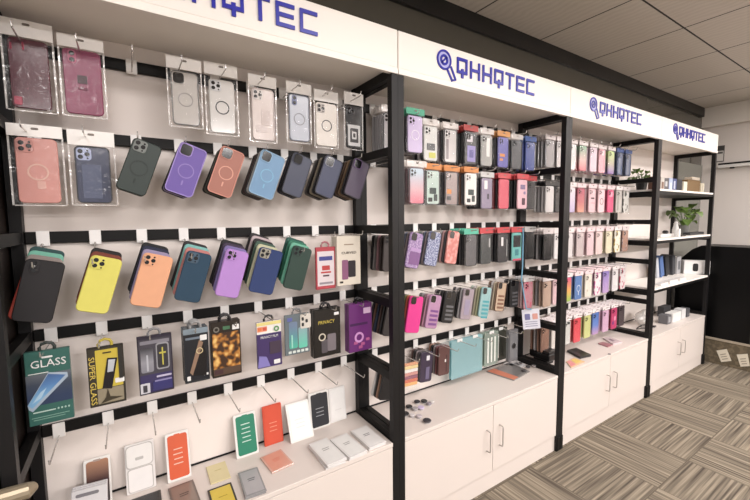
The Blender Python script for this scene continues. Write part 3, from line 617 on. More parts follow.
def fl_art(mm, lines=2, panel=None):
    def f(t, w, l, h):
        def B(nm, a, b, c, d, mq, e=.0006): obj(nm, MB().box(a*w, c*w, b*l, d*l, h+.0001, h+e), mq, t)
        if panel: B('film_sheet', -.42, -.44, .42, .44, panel, .0005)
        for i in range(lines): B('print_line', -.16, .1-.07*i, .2-.05*i, .12-.07*i, mm, .0009)
    return f
LG = C(230, 227, 224, rough=.3); GI = C(150, 147, 146)
flat(.753*W, -.192*W, .083, .165, .03, 'white lettered pack at the front, leftmost of the lying trio', LG, 3, .006, fl_art(GI, 2, C(236, 234, 231)))
flat(.831*W, -.195*W, .083, .155, .06, 'white lettered pack lying at the front, middle of the trio', LG, 2, .006, fl_art(GI, 2, C(238, 236, 233)))
flat(.915*W, -.188*W, .083, .152, .02, 'white lettered pack lying beside the rack post, rightmost of the trio', LG, 2, .006, fl_art(C(110, 110, 116), 2, C(240, 238, 235)))
flat(.508*W, -.191*W, .07, .142, -.06, 'grey film pack in shiny sleeve lying below the green pack', C(150, 148, 150, rough=.2), 2, .005, fl_art(C(70, 70, 78), 2, C(176, 174, 176, rough=.15)))
flat(.435*W, -.083*W, .068, .11, -.02, 'pale yellow clear pack lying left of the green pack', C(226, 212, 160, rough=.2), 1, .004, fl_art(C(205, 190, 130), 1))
flat(.604*W, -.13*W, .088, .115, .1, 'clear orange-tinted pack lying in front of the orange red pack', C(226, 176, 158, rough=.12), 1, .005, fl_art(C(222, 120, 96), 3, C(230, 160, 138, rough=.1)))
flat(.424*W, -.215*W, .078, .15, -.02, 'bright yellow film pack with dark outline at the bottom edge', C(40, 38, 30, rough=.3), 1, .005, fl_art(C(180, 150, 40), 1, C(226, 196, 60, rough=.3)))
flat(.245*W, -.135*W, .085, .15, 0, 'black film pack lying below the white clear pack', C(58, 56, 54, rough=.3), 1, .006, fl_art(C(150, 150, 150), 2, C(44, 42, 42, rough=.2)))
flat(.335*W, -.142*W, .08, .15, .05, 'brown grey film pack lying below the orange pack', C(120, 104, 96, rough=.3), 1, .006, fl_art(C(60, 52, 50), 2, C(150, 130, 118, rough=.2)))
# grey white stack propped up at left
for j in range(3):
    b = Vector((.118*W, -.10*W+j*.011, ZT))
    t = thing('film_pack', ['pale grey film pack with oval print, front of the propped stack at the left', 'pale grey film pack, directly behind the front of the propped stack', 'pale grey film pack, rear of the propped stack at the left'][j], 'box', b, (-.25, 0, -.12), 'propped pale grey stack')
    obj('sleeve', MB().slab(0, .05, .092, .1, 0, .009, .003, .001), C(214, 212, 214, rough=.35), t)
    if j == 0:
        for a, z, w, h, mm in ((-.005, .084, .06, .01, C(120, 118, 124)), (-.01, .055, .035, .004, C(90, 88, 94)), (.024, .034, .024, .014, C(80, 78, 84)), (-.015, .03, .03, .008, C(110, 108, 114))):
            obj('print_patch', MB().slab(a, z, w, h, -.0009, .0008, h*.45, .0002), mm, t)

# ---- left edge: dark glossy case end with metal bar
t = thing('side_cabinet', 'dark brown cabinet end at the left edge beside the near rack', 'cabinet', (-.02, -.0, 0))
obj('side_panel', MB().box(-.5, .014, -.2, .03, .003, 1.95), mat((40, 33, 30), .35), t)
obj('edge_strip', MB().box(-.011, -.003, -.2, -.17, .003, 1.95), mat((90, 80, 74), .3), t)

q = on_y(10, 494, -.292*W)
obj('handle_bar', MB().tube([(-.4, -.292*W, q.z), (q.x+.02, -.292*W, q.z-.004), (q.x+.052, -.292*W, q.z-.004), (q.x+.06, -.292*W+.012, q.z-.004)], [.02, .02, .019, .012], 14), C(176, 160, 134, rough=.35, metal=.5), t)
obj('bar_bracket', MB().box(-.3, -.28, -.292*W+.015, -.2005, q.z-.01, q.z+.01), BLACK, t)

# ------------------------------------------------------------------ second and third bay: hanging stock
_used = set()
def behind(j, label, what='bagged case'):
    o = ORD[j+1] if j else 'directly'; parts = label.split(', '); a = parts[0]; rest = ', '.join(parts[1:])
    for c in ('%s %s behind the %s' % (what, o, label), 'case %s behind the %s' % (o, label), 'case %s behind %s' % (o, label), 'case %s behind %s, %s' % (o, a.split(' with ')[0], rest), '%s %s behind %s' % (what, o, a)):
        if len(c.split()) <= 16 and c not in _used: break
    _used.add(c); return c
def hang(k, r, i, n, mt, label, card=None, style='tri', yf=-.15, dy=.02, cards=None, backs=None, desc='', **kw):
    x = (k+PX[i])*W+(.013 if i == 0 else 0); z = peg_z(r)+(.012 if r == 1 else -.004); g = 'clear-bagged cases on the %s row of the %s bay' % (ROW[r], BAY[k])
    card = card or VEIL; kw.setdefault('ch', .028)
    z += {(1, 0): -.03 if i > 1 else -.008, (1, 1): -.03 if i > 4 else -.012, (2, 1): -.05, (2, 2): -.02, (2, 3): -.015}.get((k, r), 0)
    bagged((x, yf, z), mt, label, g, card=card, style=style, **kw)
    bs = backs or [mt]
    kw2 = {a: kw[a] for a in ('w', 'h', 'cw', 'ch', 'gap') if a in kw}
    for j in range(n):
        y = yf+dy*(j+1)
        if y > -.022: break
        bagged((x+random.uniform(-.004, .004), y, z), bs[j % len(bs)], behind(j, label), g, card=card, detail=False, bag=(j == 0), **kw2)
def tilted(k, r, i, n, mt, label, backs, style='cut', tilt=14, yf=-.14, dy=.019, zoff=-.02, **kw):
    stack(i, r, tilt, mt, backs[:n], label, dy=dy, yfront=yf, zoff=zoff, k=k, style=style, **kw)
K = C(34, 33, 36, rough=.3); DG = C(74, 72, 76, rough=.3); MINTC = C(70, 176, 140); ORC = C(226, 140, 66); REDC = C(214, 70, 76)
SM = C(140, 128, 130, rough=.2); CL = C(206, 200, 200, rough=.12); CLD = C(176, 172, 174, rough=.12); LIL = C(186, 168, 206, rough=.3)
stick = [(.0, -.1, .5, .18, C(40, 60, 56)), (-.2, -.36, .3, .12, C(34, 34, 36)), (.2, -.3, .26, .2, C(46, 60, 56))]
# bay two, top row
hang(1, 0, 0, 4, CLD, 'smoky clear case, hanging beyond the first rack posts on the top row', rim=K)
hang(1, 0, 1, 5, C(202, 182, 226, rough=.3), 'lavender case with round ring and mint header card, left end of second bay top row', MINTC, ring=C(235, 228, 244), yf=-.175, backs=[C(60, 58, 62), SM, CL])
hang(1, 0, 2, 4, C(224, 224, 220), 'white case with black and yellow patches, second bay top row', patch=[(0, -.1, .6, .2, K), (.1, -.34, .5, .16, C(216, 214, 90))], backs=[K, CL], yf=-.135)
hang(1, 0, 3, 5, C(214, 210, 208, rough=.12), 'clear white case with heavy black rim, second bay top row', rim=K, backs=[K, SM], yf=-.135, patch=[(-.25, -.1, .2, .6, SM)])
hang(1, 0, 4, 5, K, 'black armoured case with lavender kickstand panel and red header, second bay top row', C(190, 60, 56), patch=[(.05, -.18, .7, .5, C(150, 140, 206)), (.05, -.18, .36, .24, C(96, 88, 160)), (-.1, .28, .5, .2, C(215, 210, 215))], yf=-.15, backs=[K])
hang(1, 0, 5, 5, C(176, 176, 174, rough=.12), 'silver clear case with tall painted highlight, second bay top row', patch=[(.1, .1, .3, .6, C(236, 236, 232))], backs=[K, DG], yf=-.145)  # the white patch paints a highlight on the glossy case
hang(1, 0, 6, 5, C(92, 88, 176, rough=.3), 'violet blue case with orange header and orange sticker, second bay top row', C(220, 150, 80), patch=[(-.1, -.1, .5, .1, ORC), (-.2, -.25, .3, .08, ORC)], backs=[DG, K], yf=-.15)
hang(1, 0, 7, 4, C(84, 86, 90, rough=.3), 'dark grey case, between the violet blue and royal blue ones', backs=[K, DG], yf=-.14)
hang(1, 0, 8, 4, C(52, 78, 170, rough=.3), 'royal blue case with blue header card, right end of second bay top row', C(70, 104, 180), backs=[C(52, 78, 170, rough=.3), K], yf=-.14)
# second row
hang(1, 1, 1, 5, ramp((238, 90, 120), (190, 210, 224), (222, 170, 180), lo=-.2, hi=-.04), 'glittery pink and ice blue clear case with white header, second bay second row', yf=-.185, rim=C(120, 90, 100), backs=[C(120, 84, 90), SM], cw=.115)
hang(1, 1, 2, 3, C(182, 206, 196, rough=.3), 'mint case with black stickers and orange header, second bay second row', ORC, patch=stick, rim=DG, yf=-.15, backs=[DG])
hang(1, 1, 3, 3, C(140, 120, 118, rough=.15), 'smoky grey case with orange sticker and orange header, second bay second row', ORC, patch=[(-.2, -.1, .36, .14, ORC), (-.2, -.3, .34, .12, K)], rim=DG, yf=-.145, backs=[DG])
hang(1, 1, 4, 3, C(238, 234, 230, rough=.3), 'white case with black stickers and orange header, second bay second row', ORC, patch=stick, yf=-.155, backs=[DG, C(150, 110, 90)])
hang(1, 1, 5, 5, C(142, 128, 156, rough=.3), 'greyish lilac case with white highlight tag, second bay second row', C(206, 204, 204), style=None, patch=[(-.12, .28, .3, .28, C(236, 234, 236)), (.1, -.1, .16, .18, C(60, 56, 66))], backs=[K, DG], yf=-.15)  # white tag patch doubles as a painted highlight
hang(1, 1, 6, 4, C(222, 78, 100, rough=.4), 'coral red case with red header card, second bay second row', REDC, style=None, yf=-.16, backs=[K, C(150, 60, 70)])
hang(1, 1, 7, 5, C(234, 184, 196, rough=.35), 'pale pink case with dark lettering and red header, second bay second row', REDC, style=None, patch=[(.1, -.25, .34, .24, C(90, 50, 66)), (.0, .25, .5, .16, C(130, 110, 150)), (.2, .05, .2, .1, C(150, 130, 170))], yf=-.185, backs=[K])
hang(1, 1, 8, 4, C(50, 50, 54, rough=.3), 'charcoal case with red header, right end of second bay second row', REDC, yf=-.15, backs=[K])
# third row
GL1 = blotch((150, 120, 176), (205, 180, 216), scale=140, thr=.45, sharp=.2); GL2 = blotch((86, 90, 140), (198, 206, 232), scale=150, thr=.42, sharp=.2)
SMK = [('smoky', SM), ('blue grey', C(120, 128, 150, rough=.15)), ('clear', CLD), ('grey green', C(120, 134, 128)), ('clear grey', CL)]
stack(0, 2, 4, C(64, 56, 54), [('dark brown', C(58, 46, 44)), ('mauve', C(150, 110, 116)), ('grey', C(120, 116, 114)), ('black', K)], 'dark taupe case, hanging beyond the first rack posts on the third row', k=1, yfront=-.14, dy=.024, zoff=-.03)
tilted(1, 2, 1, 5, GL1, 'lilac glitter case with violet wallet pocket, second bay third row', SMK, yf=-.165, patch=[(.1, -.22, .8, .36, C(136, 92, 150)), (.1, .02, .8, .1, C(186, 150, 204))], tilt=13)
tilted(1, 2, 2, 4, GL2, 'blue glitter case with pale speckles, second bay third row', SMK, yf=-.15, tilt=13, cmt=C(96, 100, 140))
tilted(1, 2, 3, 3, blotch((220, 130, 124), (242, 176, 166), scale=40, thr=.45, sharp=.2), 'coral pink marbled case, second bay third row', [('grey', DG), ('pale pink', C(220, 170, 170)), ('grey clear', CLD)], yf=-.15, tilt=10)
hang(1, 2, 4, 5, C(92, 90, 94, rough=.3), 'dark grey rugged case with mint header card, second bay third row', C(84, 190, 160), rim=K, yf=-.16, backs=[K, DG])
hang(1, 2, 5, 5, C(58, 62, 64, rough=.3), 'charcoal case with red header card, left of the two black red-headed ones', REDC, style=None, yf=-.15, patch=[(.3, .2, .1, .3, C(190, 190, 190))], backs=[K])
hang(1, 2, 6, 5, C(40, 40, 44, rough=.3), 'black case with white tag and red header, second bay third row', REDC, style=None, yf=-.16, patch=[(-.1, .22, .2, .3, C(225, 225, 225)), (.36, 0, .08, .6, C(150, 150, 150))], backs=[K])
hang(1, 2, 7, 4, C(110, 196, 190, rough=.3), 'turquoise box with black window and red header, second bay third row', REDC, style=None, yf=-.155, patch=[(0, .2, .8, .42, K), (0, -.2, .36, .22, C(60, 140, 150)), (0, -.46, .9, .07, C(220, 80, 110))], backs=[K])
hang(1, 2, 8, 4, C(38, 38, 40, rough=.25), 'black glossy case, right end of second bay third row', C(200, 198, 196), yf=-.15, backs=[K])
# fourth row
BRW = [('black', K), ('brown', C(84, 62, 56)), ('dark blue', C(50, 60, 84)), ('tan', C(140, 106, 84)), ('dark grey', DG)]
stack(0, 3, 13, C(52, 46, 46), BRW, 'black wallet case, hanging beyond the first rack posts on the fourth row', k=1, yfront=-.165, dy=.022, zoff=-.02)
tilted(1, 3, 1, 5, C(238, 54, 148, rough=.4), 'hot pink case with dark camera opening, second bay fourth row', [('orange red', C(206, 90, 66)), ('olive', C(140, 136, 84)), ('slate', C(84, 84, 100)), ('yellow', C(220, 200, 110)), ('grey', C(120, 118, 124))], yf=-.16, tilt=11, zoff=-.02, h=.175, w=.085)
def barsp(c, n=4): return [(.06, .02-.13*q, .66, .07, c) for q in range(n)]
tilted(1, 3, 2, 4, C(186, 140, 176, rough=.25), 'mauve clear case with four violet bars, second bay fourth row', [('pink', C(214, 160, 186)), ('dusky', C(150, 120, 130)), ('clear', CLD), ('grey', C(120, 116, 118))], yf=-.155, tilt=13, zoff=-.03, patch=barsp(C(126, 74, 142)), cmt=C(200, 160, 190))
tilted(1, 3, 3, 5, C(32, 32, 35, rough=.3), 'black case with four glossy grey bars, second bay fourth row', [('black', K), ('charcoal', DG), ('black ', K), ('smoky', SM)], yf=-.13, tilt=12, zoff=-.03, patch=barsp(C(104, 104, 108)), cmt=DG)
tilted(1, 3, 4, 5, C(166, 152, 162, rough=.2), 'greyish clear case with lilac centre, second bay fourth row', [('grey', CLD), ('black', K), ('silver', CL), ('dark', DG)], yf=-.135, tilt=11, zoff=-.03, patch=[(0, -.1, .5, .5, C(156, 144, 170))])
tilted(1, 3, 5, 5, C(150, 190, 192, rough=.2), 'teal case with turquoise bars, second bay fourth row', [('olive clear', C(176, 178, 140)), ('cream clear', C(206, 200, 170)), ('clear', CL), ('pale green', C(180, 196, 180))], yf=-.145, tilt=11, zoff=-.035, patch=barsp(C(70, 160, 170), 5))
tilted(1, 3, 6, 4, C(196, 170, 146, rough=.2), 'tan clear case with brown bars, second bay fourth row', [('beige', C(200, 184, 160)), ('clear', CL), ('brown', C(130, 104, 86))], yf=-.145, tilt=10, zoff=-.02, patch=barsp(C(136, 96, 76)), rim=C(110, 76, 60))
tilted(1, 3, 7, 4, C(36, 35, 38, rough=.3), 'black case with charcoal bars, beside the tan barred one', [('black', K), ('grey', DG)], yf=-.135, tilt=2, zoff=-.02, patch=barsp(C(80, 80, 84)))
hang(1, 3, 8, 3, blotch((214, 150, 160), (226, 96, 124), scale=30, thr=.5, sharp=.2), 'pink clear case with red flower print, right end of second bay fourth row', C(210, 206, 206), yf=-.15, backs=[C(200, 170, 170)])
# bottom row of bay two
def wallet(i, n, mt, label, yf, backs, tilt=5, w=.08, h=.155, patch=None, zoff=-.02):
    stack(i, 4, tilt, mt, backs[:n], label, k=1, dx=-.02, yfront=yf, dy=.018, zoff=zoff, h=h, w=w, style=None, patch=patch)
wallet(0, 3, K, 'black wallet case, lowest hook beyond the first rack posts', -.16, [('brown', C(150, 112, 92)), ('black', K), ('white', C(225, 222, 220))], 14)
t = thing('watch_strap_pack', 'clear pack of rainbow pastel watch straps, bottom row of the second bay', 'pack', ((1+PX[1])*W+.0, -.15, peg_z(4)), (0, math.radians(3), 0))
for j, c in enumerate(((226, 160, 120), (238, 214, 150), (240, 236, 230), (214, 150, 140), (150, 90, 110), (226, 120, 90), (240, 180, 110), (236, 226, 214))):
    obj('strap', MB().slab(-.005, -.022-.0165*j, .088, .015, 0, .004, .004, .001), C(*c, rough=.5), t)
obj('clear_bag', MB().box(-.055, .052, -.004, -.001, -.17, .006), BAG, t)
wallet(2, 4, C(60, 48, 70, rough=.35), 'dark purple wallet case with white label, bottom row of the second bay', -.115, [('charcoal', C(66, 60, 66)), ('grey', SM), ('black', K), ('brown', C(96, 70, 66))], 5, patch=[(.08, .3, .26, .16, C(225, 222, 228)), (.1, -.2, .3, .4, C(106, 96, 130))])
wallet(3, 4, C(96, 62, 60, rough=.35), 'brown leather wallet case with bright clasp, bottom row of the second bay', -.105, [('maroon', C(110, 60, 62)), ('grey', SM), ('black', K), ('tan', C(150, 110, 90))], 2, patch=[(.1, .0, .12, .1, C(236, 230, 226)), (.2, -.1, .1, .6, C(70, 44, 44))])
TSH = film((186, 218, 222), .05, .38); GSH = film((190, 202, 194), .06, .35); DSH = film((92, 96, 88), .08, .6)
def sheet(i, n, mt, label, w, h, yf, dx=0, strips=None, k=1, r=4):
    for j in range(n):
        t = thing('film_sheet', label if j == 0 else behind(j-1, label, 'sheet'), 'sheet', ((k+PX[i])*W+dx, yf+.015*j, peg_z(r)), (0, 0, 0), 'tinted film sheets on the bottom row')
        obj('sheet', MB().slab(0, .006-h/2, w, h, 0, .003, .006, .0006), mt, t)
        if j == 0:
            obj('hang_tab', MB().slab(0, .004, .04, .018, -.0016, .0015, .005, .0004), C(226, 226, 224), t)
            for a in (strips or []): obj('white_strip', MB().slab(a, -.1, .012, .15, -.0016, .0015, .004, .0004), C(232, 234, 228), t)
sheet(4, 2, TSH, 'teal blue clear film sheet, left of the two on the bottom row', .125, .215, -.085)
sheet(5, 2, TSH, 'teal blue clear film sheet, right of the two on the bottom row', .125, .215, -.085, -.005)
sheet(6, 3, GSH, 'pale green clear sheet with white strips, bottom row of the second bay', .12, .2, -.09, 0, (-.03, .0, .03))
sheet(7, 3, DSH, 'dark olive clear sheet, left of the phone holder pack', .12, .2, -.07, -.02, (-.045, -.025))
t = thing('holder_pack', 'grey carded phone holder with a round black mount, bottom row of the second bay', 'pack', ((1+PX[7])*W, -.145, peg_z(4)), (0, 0, 0))
obj('backing_card', MB().slab(0, -.085, .085, .19, 0, .02, .004, .001), C(104, 104, 108, rough=.35), t)
obj('mount_disc', MB().disc(.0, -.085, .017, -.006, .006, 20), K, t)
obj('blister', MB().slab(.0, -.085, .072, .16, -.003, .0029, .01, .001), C(120, 120, 124, rough=.2), t)
t = thing('black_case_box', 'black rounded box lying low behind the second rack post, beside the holder pack', 'box', (2.038*W+.06, -.105*W, CT+.022), (0, 0, PI/2-.08))
obj('lower_body', MB().slab(0, .025, .15, .05, -.045, .09, .012, .006), C(26, 25, 26, rough=.35), t); obj('lid', MB().slab(0, .058, .146, .014, -.043, .086, .006, .003), C(34, 33, 34, rough=.3), t)
obj('foot', MB().box(-.05, .05, -.03, .03, -.0215, -.0005), C(22, 22, 22), t)
# price tag on a blue lanyard
q = on_y(531, 319, -.192); hx = (1+PX[7])*W
t = thing('price_tag', 'white paper tag with printed squares hanging on a blue lanyard', 'tag', (hx, -.192, RAILS[2]-.036))
dz = q.z-(RAILS[2]-.036); dx = q.x-hx
obj('lanyard', MB().tube([(0, .001, .0045), (.003, .0, -.03), (.004, 0, dz*.4), (-.003, 0, dz*.55), (dx*.5, 0, dz+.07), (dx, 0, dz+.058)], .004, 6), C(120, 180, 214, rough=.5), t)
tg = obj('tag_card', MB().slab(0, 0, .1, .12, -.0015, .002, .004, .0004), C(230, 230, 242, rough=.5), t, (dx, 0, dz), (0, math.radians(-6), math.radians(-38)))
obj('print_patch', MB().slab(-.02, .015, .03, .036, -.003, .001, .003, .0002), C(120, 120, 170), tg); obj('print_patch', MB().slab(.024, .015, .03, .034, -.003, .001, .003, .0002), C(226, 160, 150), tg)
for j in range(3): obj('print_line', MB().slab(0, -.016-.013*j, .07, .004, -.003, .001, .001, .0002), C(150, 150, 178), tg)
# grips on the second cabinet
gr = [(409, 409, 6.5, K), (417, 404, 6, C(40, 36, 44)), (405, 416, 7.5, C(36, 34, 38)), (424, 403.5, 6.5, K), (415, 411, 6, C(170, 164, 166)), (421, 410, 6.5, C(206, 190, 222)), (429, 406, 5, C(150, 140, 150)), (412, 417.5, 5, C(216, 210, 210)), (419, 418.5, 5.5, C(196, 186, 190)), (427, 423, 7.5, C(60, 56, 62)), (432, 404, 4.5, C(226, 220, 214))]
gn = ['black', 'dark violet', 'large black', 'black glossy', 'silver grey', 'pale lilac', 'mauve grey', 'white', 'pale silver', 'white rimmed', 'small cream']
for j, (u, v, r_, mm) in enumerate(gr):
    q = on_z(u, v-2, CT+.006); rr = .0026*r_
    t = thing('phone_grip', '%s round phone grip in the pile on the second cabinet, %s' % (gn[j], ['upper left', 'top middle', 'far left', 'top right', 'centre', 'right of centre', 'right side', 'lower left', 'lower middle', 'nearest the front', 'outermost right'][j]), 'phone grip', (q.x, q.y, CT+.0006), (0, 0, 0), 'round grips on the second cabinet')
    obj('base', MB().lathe([(rr*.8, 0), (rr*.85, .003), (rr*.5, .006)]), C(200, 196, 196), t); obj('button_top', MB().lathe([(rr*.9, .0062), (rr, .008), (rr, .0095), (rr*.85, .012)]), mm, t)
def lay(quad, label, mt, z=CT+.0008, h=.005, name='flat_pack', cat='pack', art=()):
    P = [on_z(a, b, z) for a, b in quad]; c = sum(P, Vector())/4
    t = thing(name, label, cat, (c.x, c.y, z))
    obj('sleeve', MB().rings([[(q.x-c.x, q.y-c.y, zz) for q in P] for zz in (0, h)]), mt, t)
    for (a0, b0, a1, b1, mm) in art:
        f_ = lambda a, b: P[0].lerp(P[1], a).lerp(P[3].lerp(P[2], a), b)-c
        obj('print_patch', MB().rings([[(q.x, q.y, zz) for q in (f_(a0, b0), f_(a1, b0), f_(a1, b1), f_(a0, b1))] for zz in (h+.0002, h+.0009)]), mm, t)
    return t
lay(((486, 372), (510, 363), (530, 372), (514, 381)), 'grey printed folder with orange edge lying on the second cabinet', C(150, 146, 142, rough=.25), art=((.02, .02, .3, .98, C(222, 130, 100)), (.34, .1, .96, .9, C(128, 126, 124, rough=.2))))
lay(((503, 364), (517, 361), (527, 366), (512, 370)), 'clear silver pack lying behind the grey folder', C(206, 204, 204, rough=.15), art=((.2, .2, .5, .6, C(150, 150, 154)), (.6, .3, .8, .7, C(120, 118, 122))))
for j, (u, v) in enumerate(((520, 364), (528, 367), (534, 366), (524, 371))):
    q = on_z(u, v, CT+.01); t = thing('metal_clip', 'small %s metal clip among the clear pack at the right of second cabinet' % ['silver', 'dark', 'bright', 'dull'][j], 'clip', (q.x, q.y, CT+.0075), (0, 0, .5*j), 'metal clips on the second cabinet')
    obj('ring', MB().lathe([(.012, 0), (.014, .003), (.014, .008), (.01, .011)], 14), CHROME if j % 2 == 0 else C(90, 88, 90, metal=.5), t)

# ---- third bay
def flor(bg, c, c2=None, s=34, thr=.56): return blotch(bg, c, c2, s, thr, sharp=.05)
PK = C(240, 176, 190, rough=.3); PPK = C(244, 214, 220, rough=.25); HOT = C(236, 84, 132, rough=.35); WC = C(232, 228, 228, rough=.15)
rows3 = {
 0: [(0, CLD, 'silver clear case, beyond the second bay', None), (1, CL, 'pale clear case beside the second rack post', None), (2, WC, 'white clear case', None),
     (3, ramp((236, 110, 126), (150, 190, 160), (226, 190, 186)), 'pink to green clear case', None), (4, C(230, 206, 222, rough=.25), 'pale lilac pink case', None), (5, PK, 'solid pink case with painted highlight', [(0, .35, .5, .2, C(246, 226, 230))]),  # pale patch on the solid pink case is a painted highlight
     (6, ramp((150, 110, 200), (206, 232, 150), (200, 190, 170)), 'lime to violet case', None), (7, C(90, 106, 140, rough=.2), 'navy rimmed clear case with blue header', 'navy'), (8, C(96, 110, 142, rough=.2), 'navy rimmed clear case at the right end', 'navy')],
 1: [(0, WC, 'white clear case beyond the second bay', None), (1, K, 'black case beside the second rack post', None), (2, ramp((190, 170, 216), (240, 226, 232)), 'lilac to white case', None), (3, ramp((226, 160, 130), (196, 90, 112), (206, 110, 116)), 'rose to peach case', None),
     (4, C(240, 196, 204, rough=.3), 'pale pink case with dark script', [(.05, .1, .5, .06, C(60, 44, 50)), (.1, -.1, .6, .03, C(226, 160, 176))]), (5, C(244, 206, 214, rough=.3), 'pink case with dark ring', 'ring'), (6, HOT, 'hot pink case', [(0, .3, .5, .2, C(246, 180, 200))]), (7, C(206, 200, 194, rough=.15), 'clear case with grey strap', [(-.2, 0, .2, .8, C(150, 144, 138))]), (8, flor((232, 228, 222), (120, 120, 110)), 'clear case with grey flowers', None)],
 2: [(0, K, 'black case beyond the second bay', None), (1, WC, 'white case beside the second rack post', None), (2, C(226, 220, 220, rough=.2), 'off white case', None), (3, C(206, 190, 190, rough=.2), 'grey pink clear case', None), (4, C(232, 200, 206, rough=.2), 'powder pink case', None), (5, C(238, 210, 208, rough=.2), 'blush case', None), (6, C(230, 222, 190, rough=.25), 'cream yellow case', None), (7, flor((240, 236, 220), (226, 200, 90), (150, 110, 60)), 'white case with yellow flowers', None), (8, flor((196, 150, 130), (110, 90, 110), (226, 200, 190)), 'brown floral case', None)],
 3: [(0, C(206, 176, 156, rough=.2), 'tan clear case beyond the second bay', None), (1, C(226, 190, 196, rough=.2), 'pink clear case beside the second rack post', None), (2, ramp((130, 200, 90), (226, 90, 130), (240, 180, 90)), 'rainbow case fading green to red', None), (3, C(92, 130, 190, rough=.4), 'cornflower blue case with white ring', 'wring'), (4, C(238, 230, 216, rough=.25), 'cream clear case', [(.2, .2, .1, .1, C(190, 176, 150)), (-.2, -.2, .1, .1, C(190, 176, 150))]), (5, flor((240, 226, 230), (222, 80, 130), (170, 90, 160)), 'white case with magenta flowers', None), (6, ramp((206, 170, 220), (150, 130, 200)), 'lilac violet case', None), (7, WC, 'clear white case', None), (8, flor((240, 230, 230), (214, 80, 110)), 'clear case with red flowers', None)],
 4: [(0, C(150, 110, 92, rough=.3), 'brown case beyond the second bay', None), (1, C(214, 206, 200, rough=.2), 'clear case beside the second rack post', None), (2, C(206, 204, 200, rough=.15), 'clear case with black clasps', [(0, .4, .7, .1, K)]), (3, C(226, 70, 82, rough=.35), 'large red case', None), (4, C(200, 204, 130, rough=.3), 'yellow green case', None), (5, ramp((200, 150, 190), (80, 120, 196), (96, 130, 206)), 'blue and pink case', None), (6, C(214, 170, 200, rough=.3), 'orchid pink case', None), (7, C(202, 60, 110, rough=.35), 'magenta case with flowers', [(.1, 0, .3, .2, C(236, 150, 180)), (-.2, -.2, .25, .15, C(120, 60, 130))]), (8, C(80, 66, 70, rough=.3), 'dark brown case', None)]}
for r, lst in rows3.items():
    for i, mt, nm, ex in lst:
        kw = {}; card = C(236, 226, 226)
        if r == 1 and i in (0, 1): card = K
        if r in (1, 2, 3) and i in (3, 4, 5, 6): card = C(240, 214, 218)
        if ex == 'navy': card = C(60, 90, 160); kw['rim'] = C(40, 54, 90); kw['patch'] = [(-.1, -.1, .4, .7, C(120, 134, 160, rough=.1))]
        elif ex == 'ring': kw['ring'] = C(60, 50, 56)
        elif ex == 'wring': kw['ring'] = C(236, 238, 244); kw['patch'] = [(0, -.24, .08, .16, C(236, 238, 244))]
        elif ex: kw['patch'] = ex
        pal = [mt, PPK, WC] if i > 1 else [mt, CLD]
        if r == 4 and i == 3: kw['w'] = .085; kw['h'] = .17
        hang(2, r, i, 4 if i > 1 else 3, mt, '%s, %s row of the third bay' % (nm, ROW[r]), card, style='tri' if ex not in ('wring',) else None, yf=-.145-.01*random.random(), dy=.024, backs=pal, **kw)
lay(((567, 352), (576, 349.5), (591, 356.5), (580, 359)), 'slim black power bank lying on the third cabinet', K, h=.014, name='power_bank', cat='power bank', art=((.1, .1, .3, .9, C(70, 70, 72)),))
lay(((566, 362), (574, 358), (585, 362), (571, 368)), 'yellow and pink printed card lying at the left of the third cabinet', C(238, 196, 150, rough=.4), h=.003, name='printed_card', cat='card', art=((.05, .1, .4, .9, C(236, 150, 150)), (.5, .2, .9, .8, C(240, 206, 110))))
lay(((598, 344), (603, 342.5), (613, 345.5), (608, 347.5)), 'slim pink case lying on the third cabinet', C(176, 120, 124, rough=.3), h=.006)
lay(((603, 339), (610, 338), (622, 343), (613, 345)), 'clear pink bag lying behind the slim pink case', C(226, 206, 208, rough=.15), h=.01, art=((.3, .3, .6, .7, C(130, 110, 120)),))
q = on_z(609.5, 354.5, CT)
t = thing('small_nut', 'tiny grey part lying near the front of the third cabinet', 'part', (q.x, q.y, CT+.0006)); obj('body', MB().lathe([(.008, 0), (.01, .003), (.008, .006)], 10), C(150, 146, 144), t)

# ------------------------------------------------------------------ far bay: plants and boxes on shelves
def plant(u, v, y, zb, s, label, pot, potm, seed):
    x = on_y(u, v, y).x; rnd = random.Random(seed)
    t = thing('potted_plant', label, 'plant', (x, y, zb+.0008))
    pr, ph = pot
    if ph: obj('pot', MB().lathe([(pr*.72, 0), (pr*.78, .004), (pr, ph), (pr*.92, ph+.002), (pr*.86, ph-.012), (.004, ph-.014)], 20), potm, t)
    lf = MB(); st = MB(); z0 = ph-.015
    for j in range(22):
        a = rnd.uniform(0, 2*PI); L = s*rnd.uniform(.55, 1.1); el = rnd.uniform(.05, 1.0); dx, dy = math.cos(a)*L*math.cos(el), math.sin(a)*L*math.cos(el)*.62; dz = L*math.sin(el)*.95+.02
        b = Vector((dx*.06, dy*.06, z0)); tip = Vector((dx, dy, z0+dz)); mid = b.lerp(tip, .55)+Vector((0, 0, .18*L))
        st.tube([b, b.lerp(mid, .5)+Vector((0, 0, .02*s)), mid], .0022, 5)
        side = (tip-mid).cross(Vector((0, 0, 1))).normalized(); wl = L*.15; R = []; n = 6
        for q in range(n+1):
            f_ = q/n; c = mid.lerp(tip, f_)+Vector((0, 0, .1*L*math.sin(PI*f_)-.12*L*f_*f_)); w_ = wl*math.sin(PI*min(1, f_*.92+.06))**.7+.0006
            R.append([c-side*w_, c+Vector((0, 0, -.012*w_/wl-.0006)), c+side*w_, c+Vector((0, 0, .0008-.006*w_/wl))])
        lf.rings(R)
    obj('stems', st, C(84, 108, 58), t); obj('leaves', lf, mat((92, 116, 56), .4, var=.4, scale=18), t)
    return t
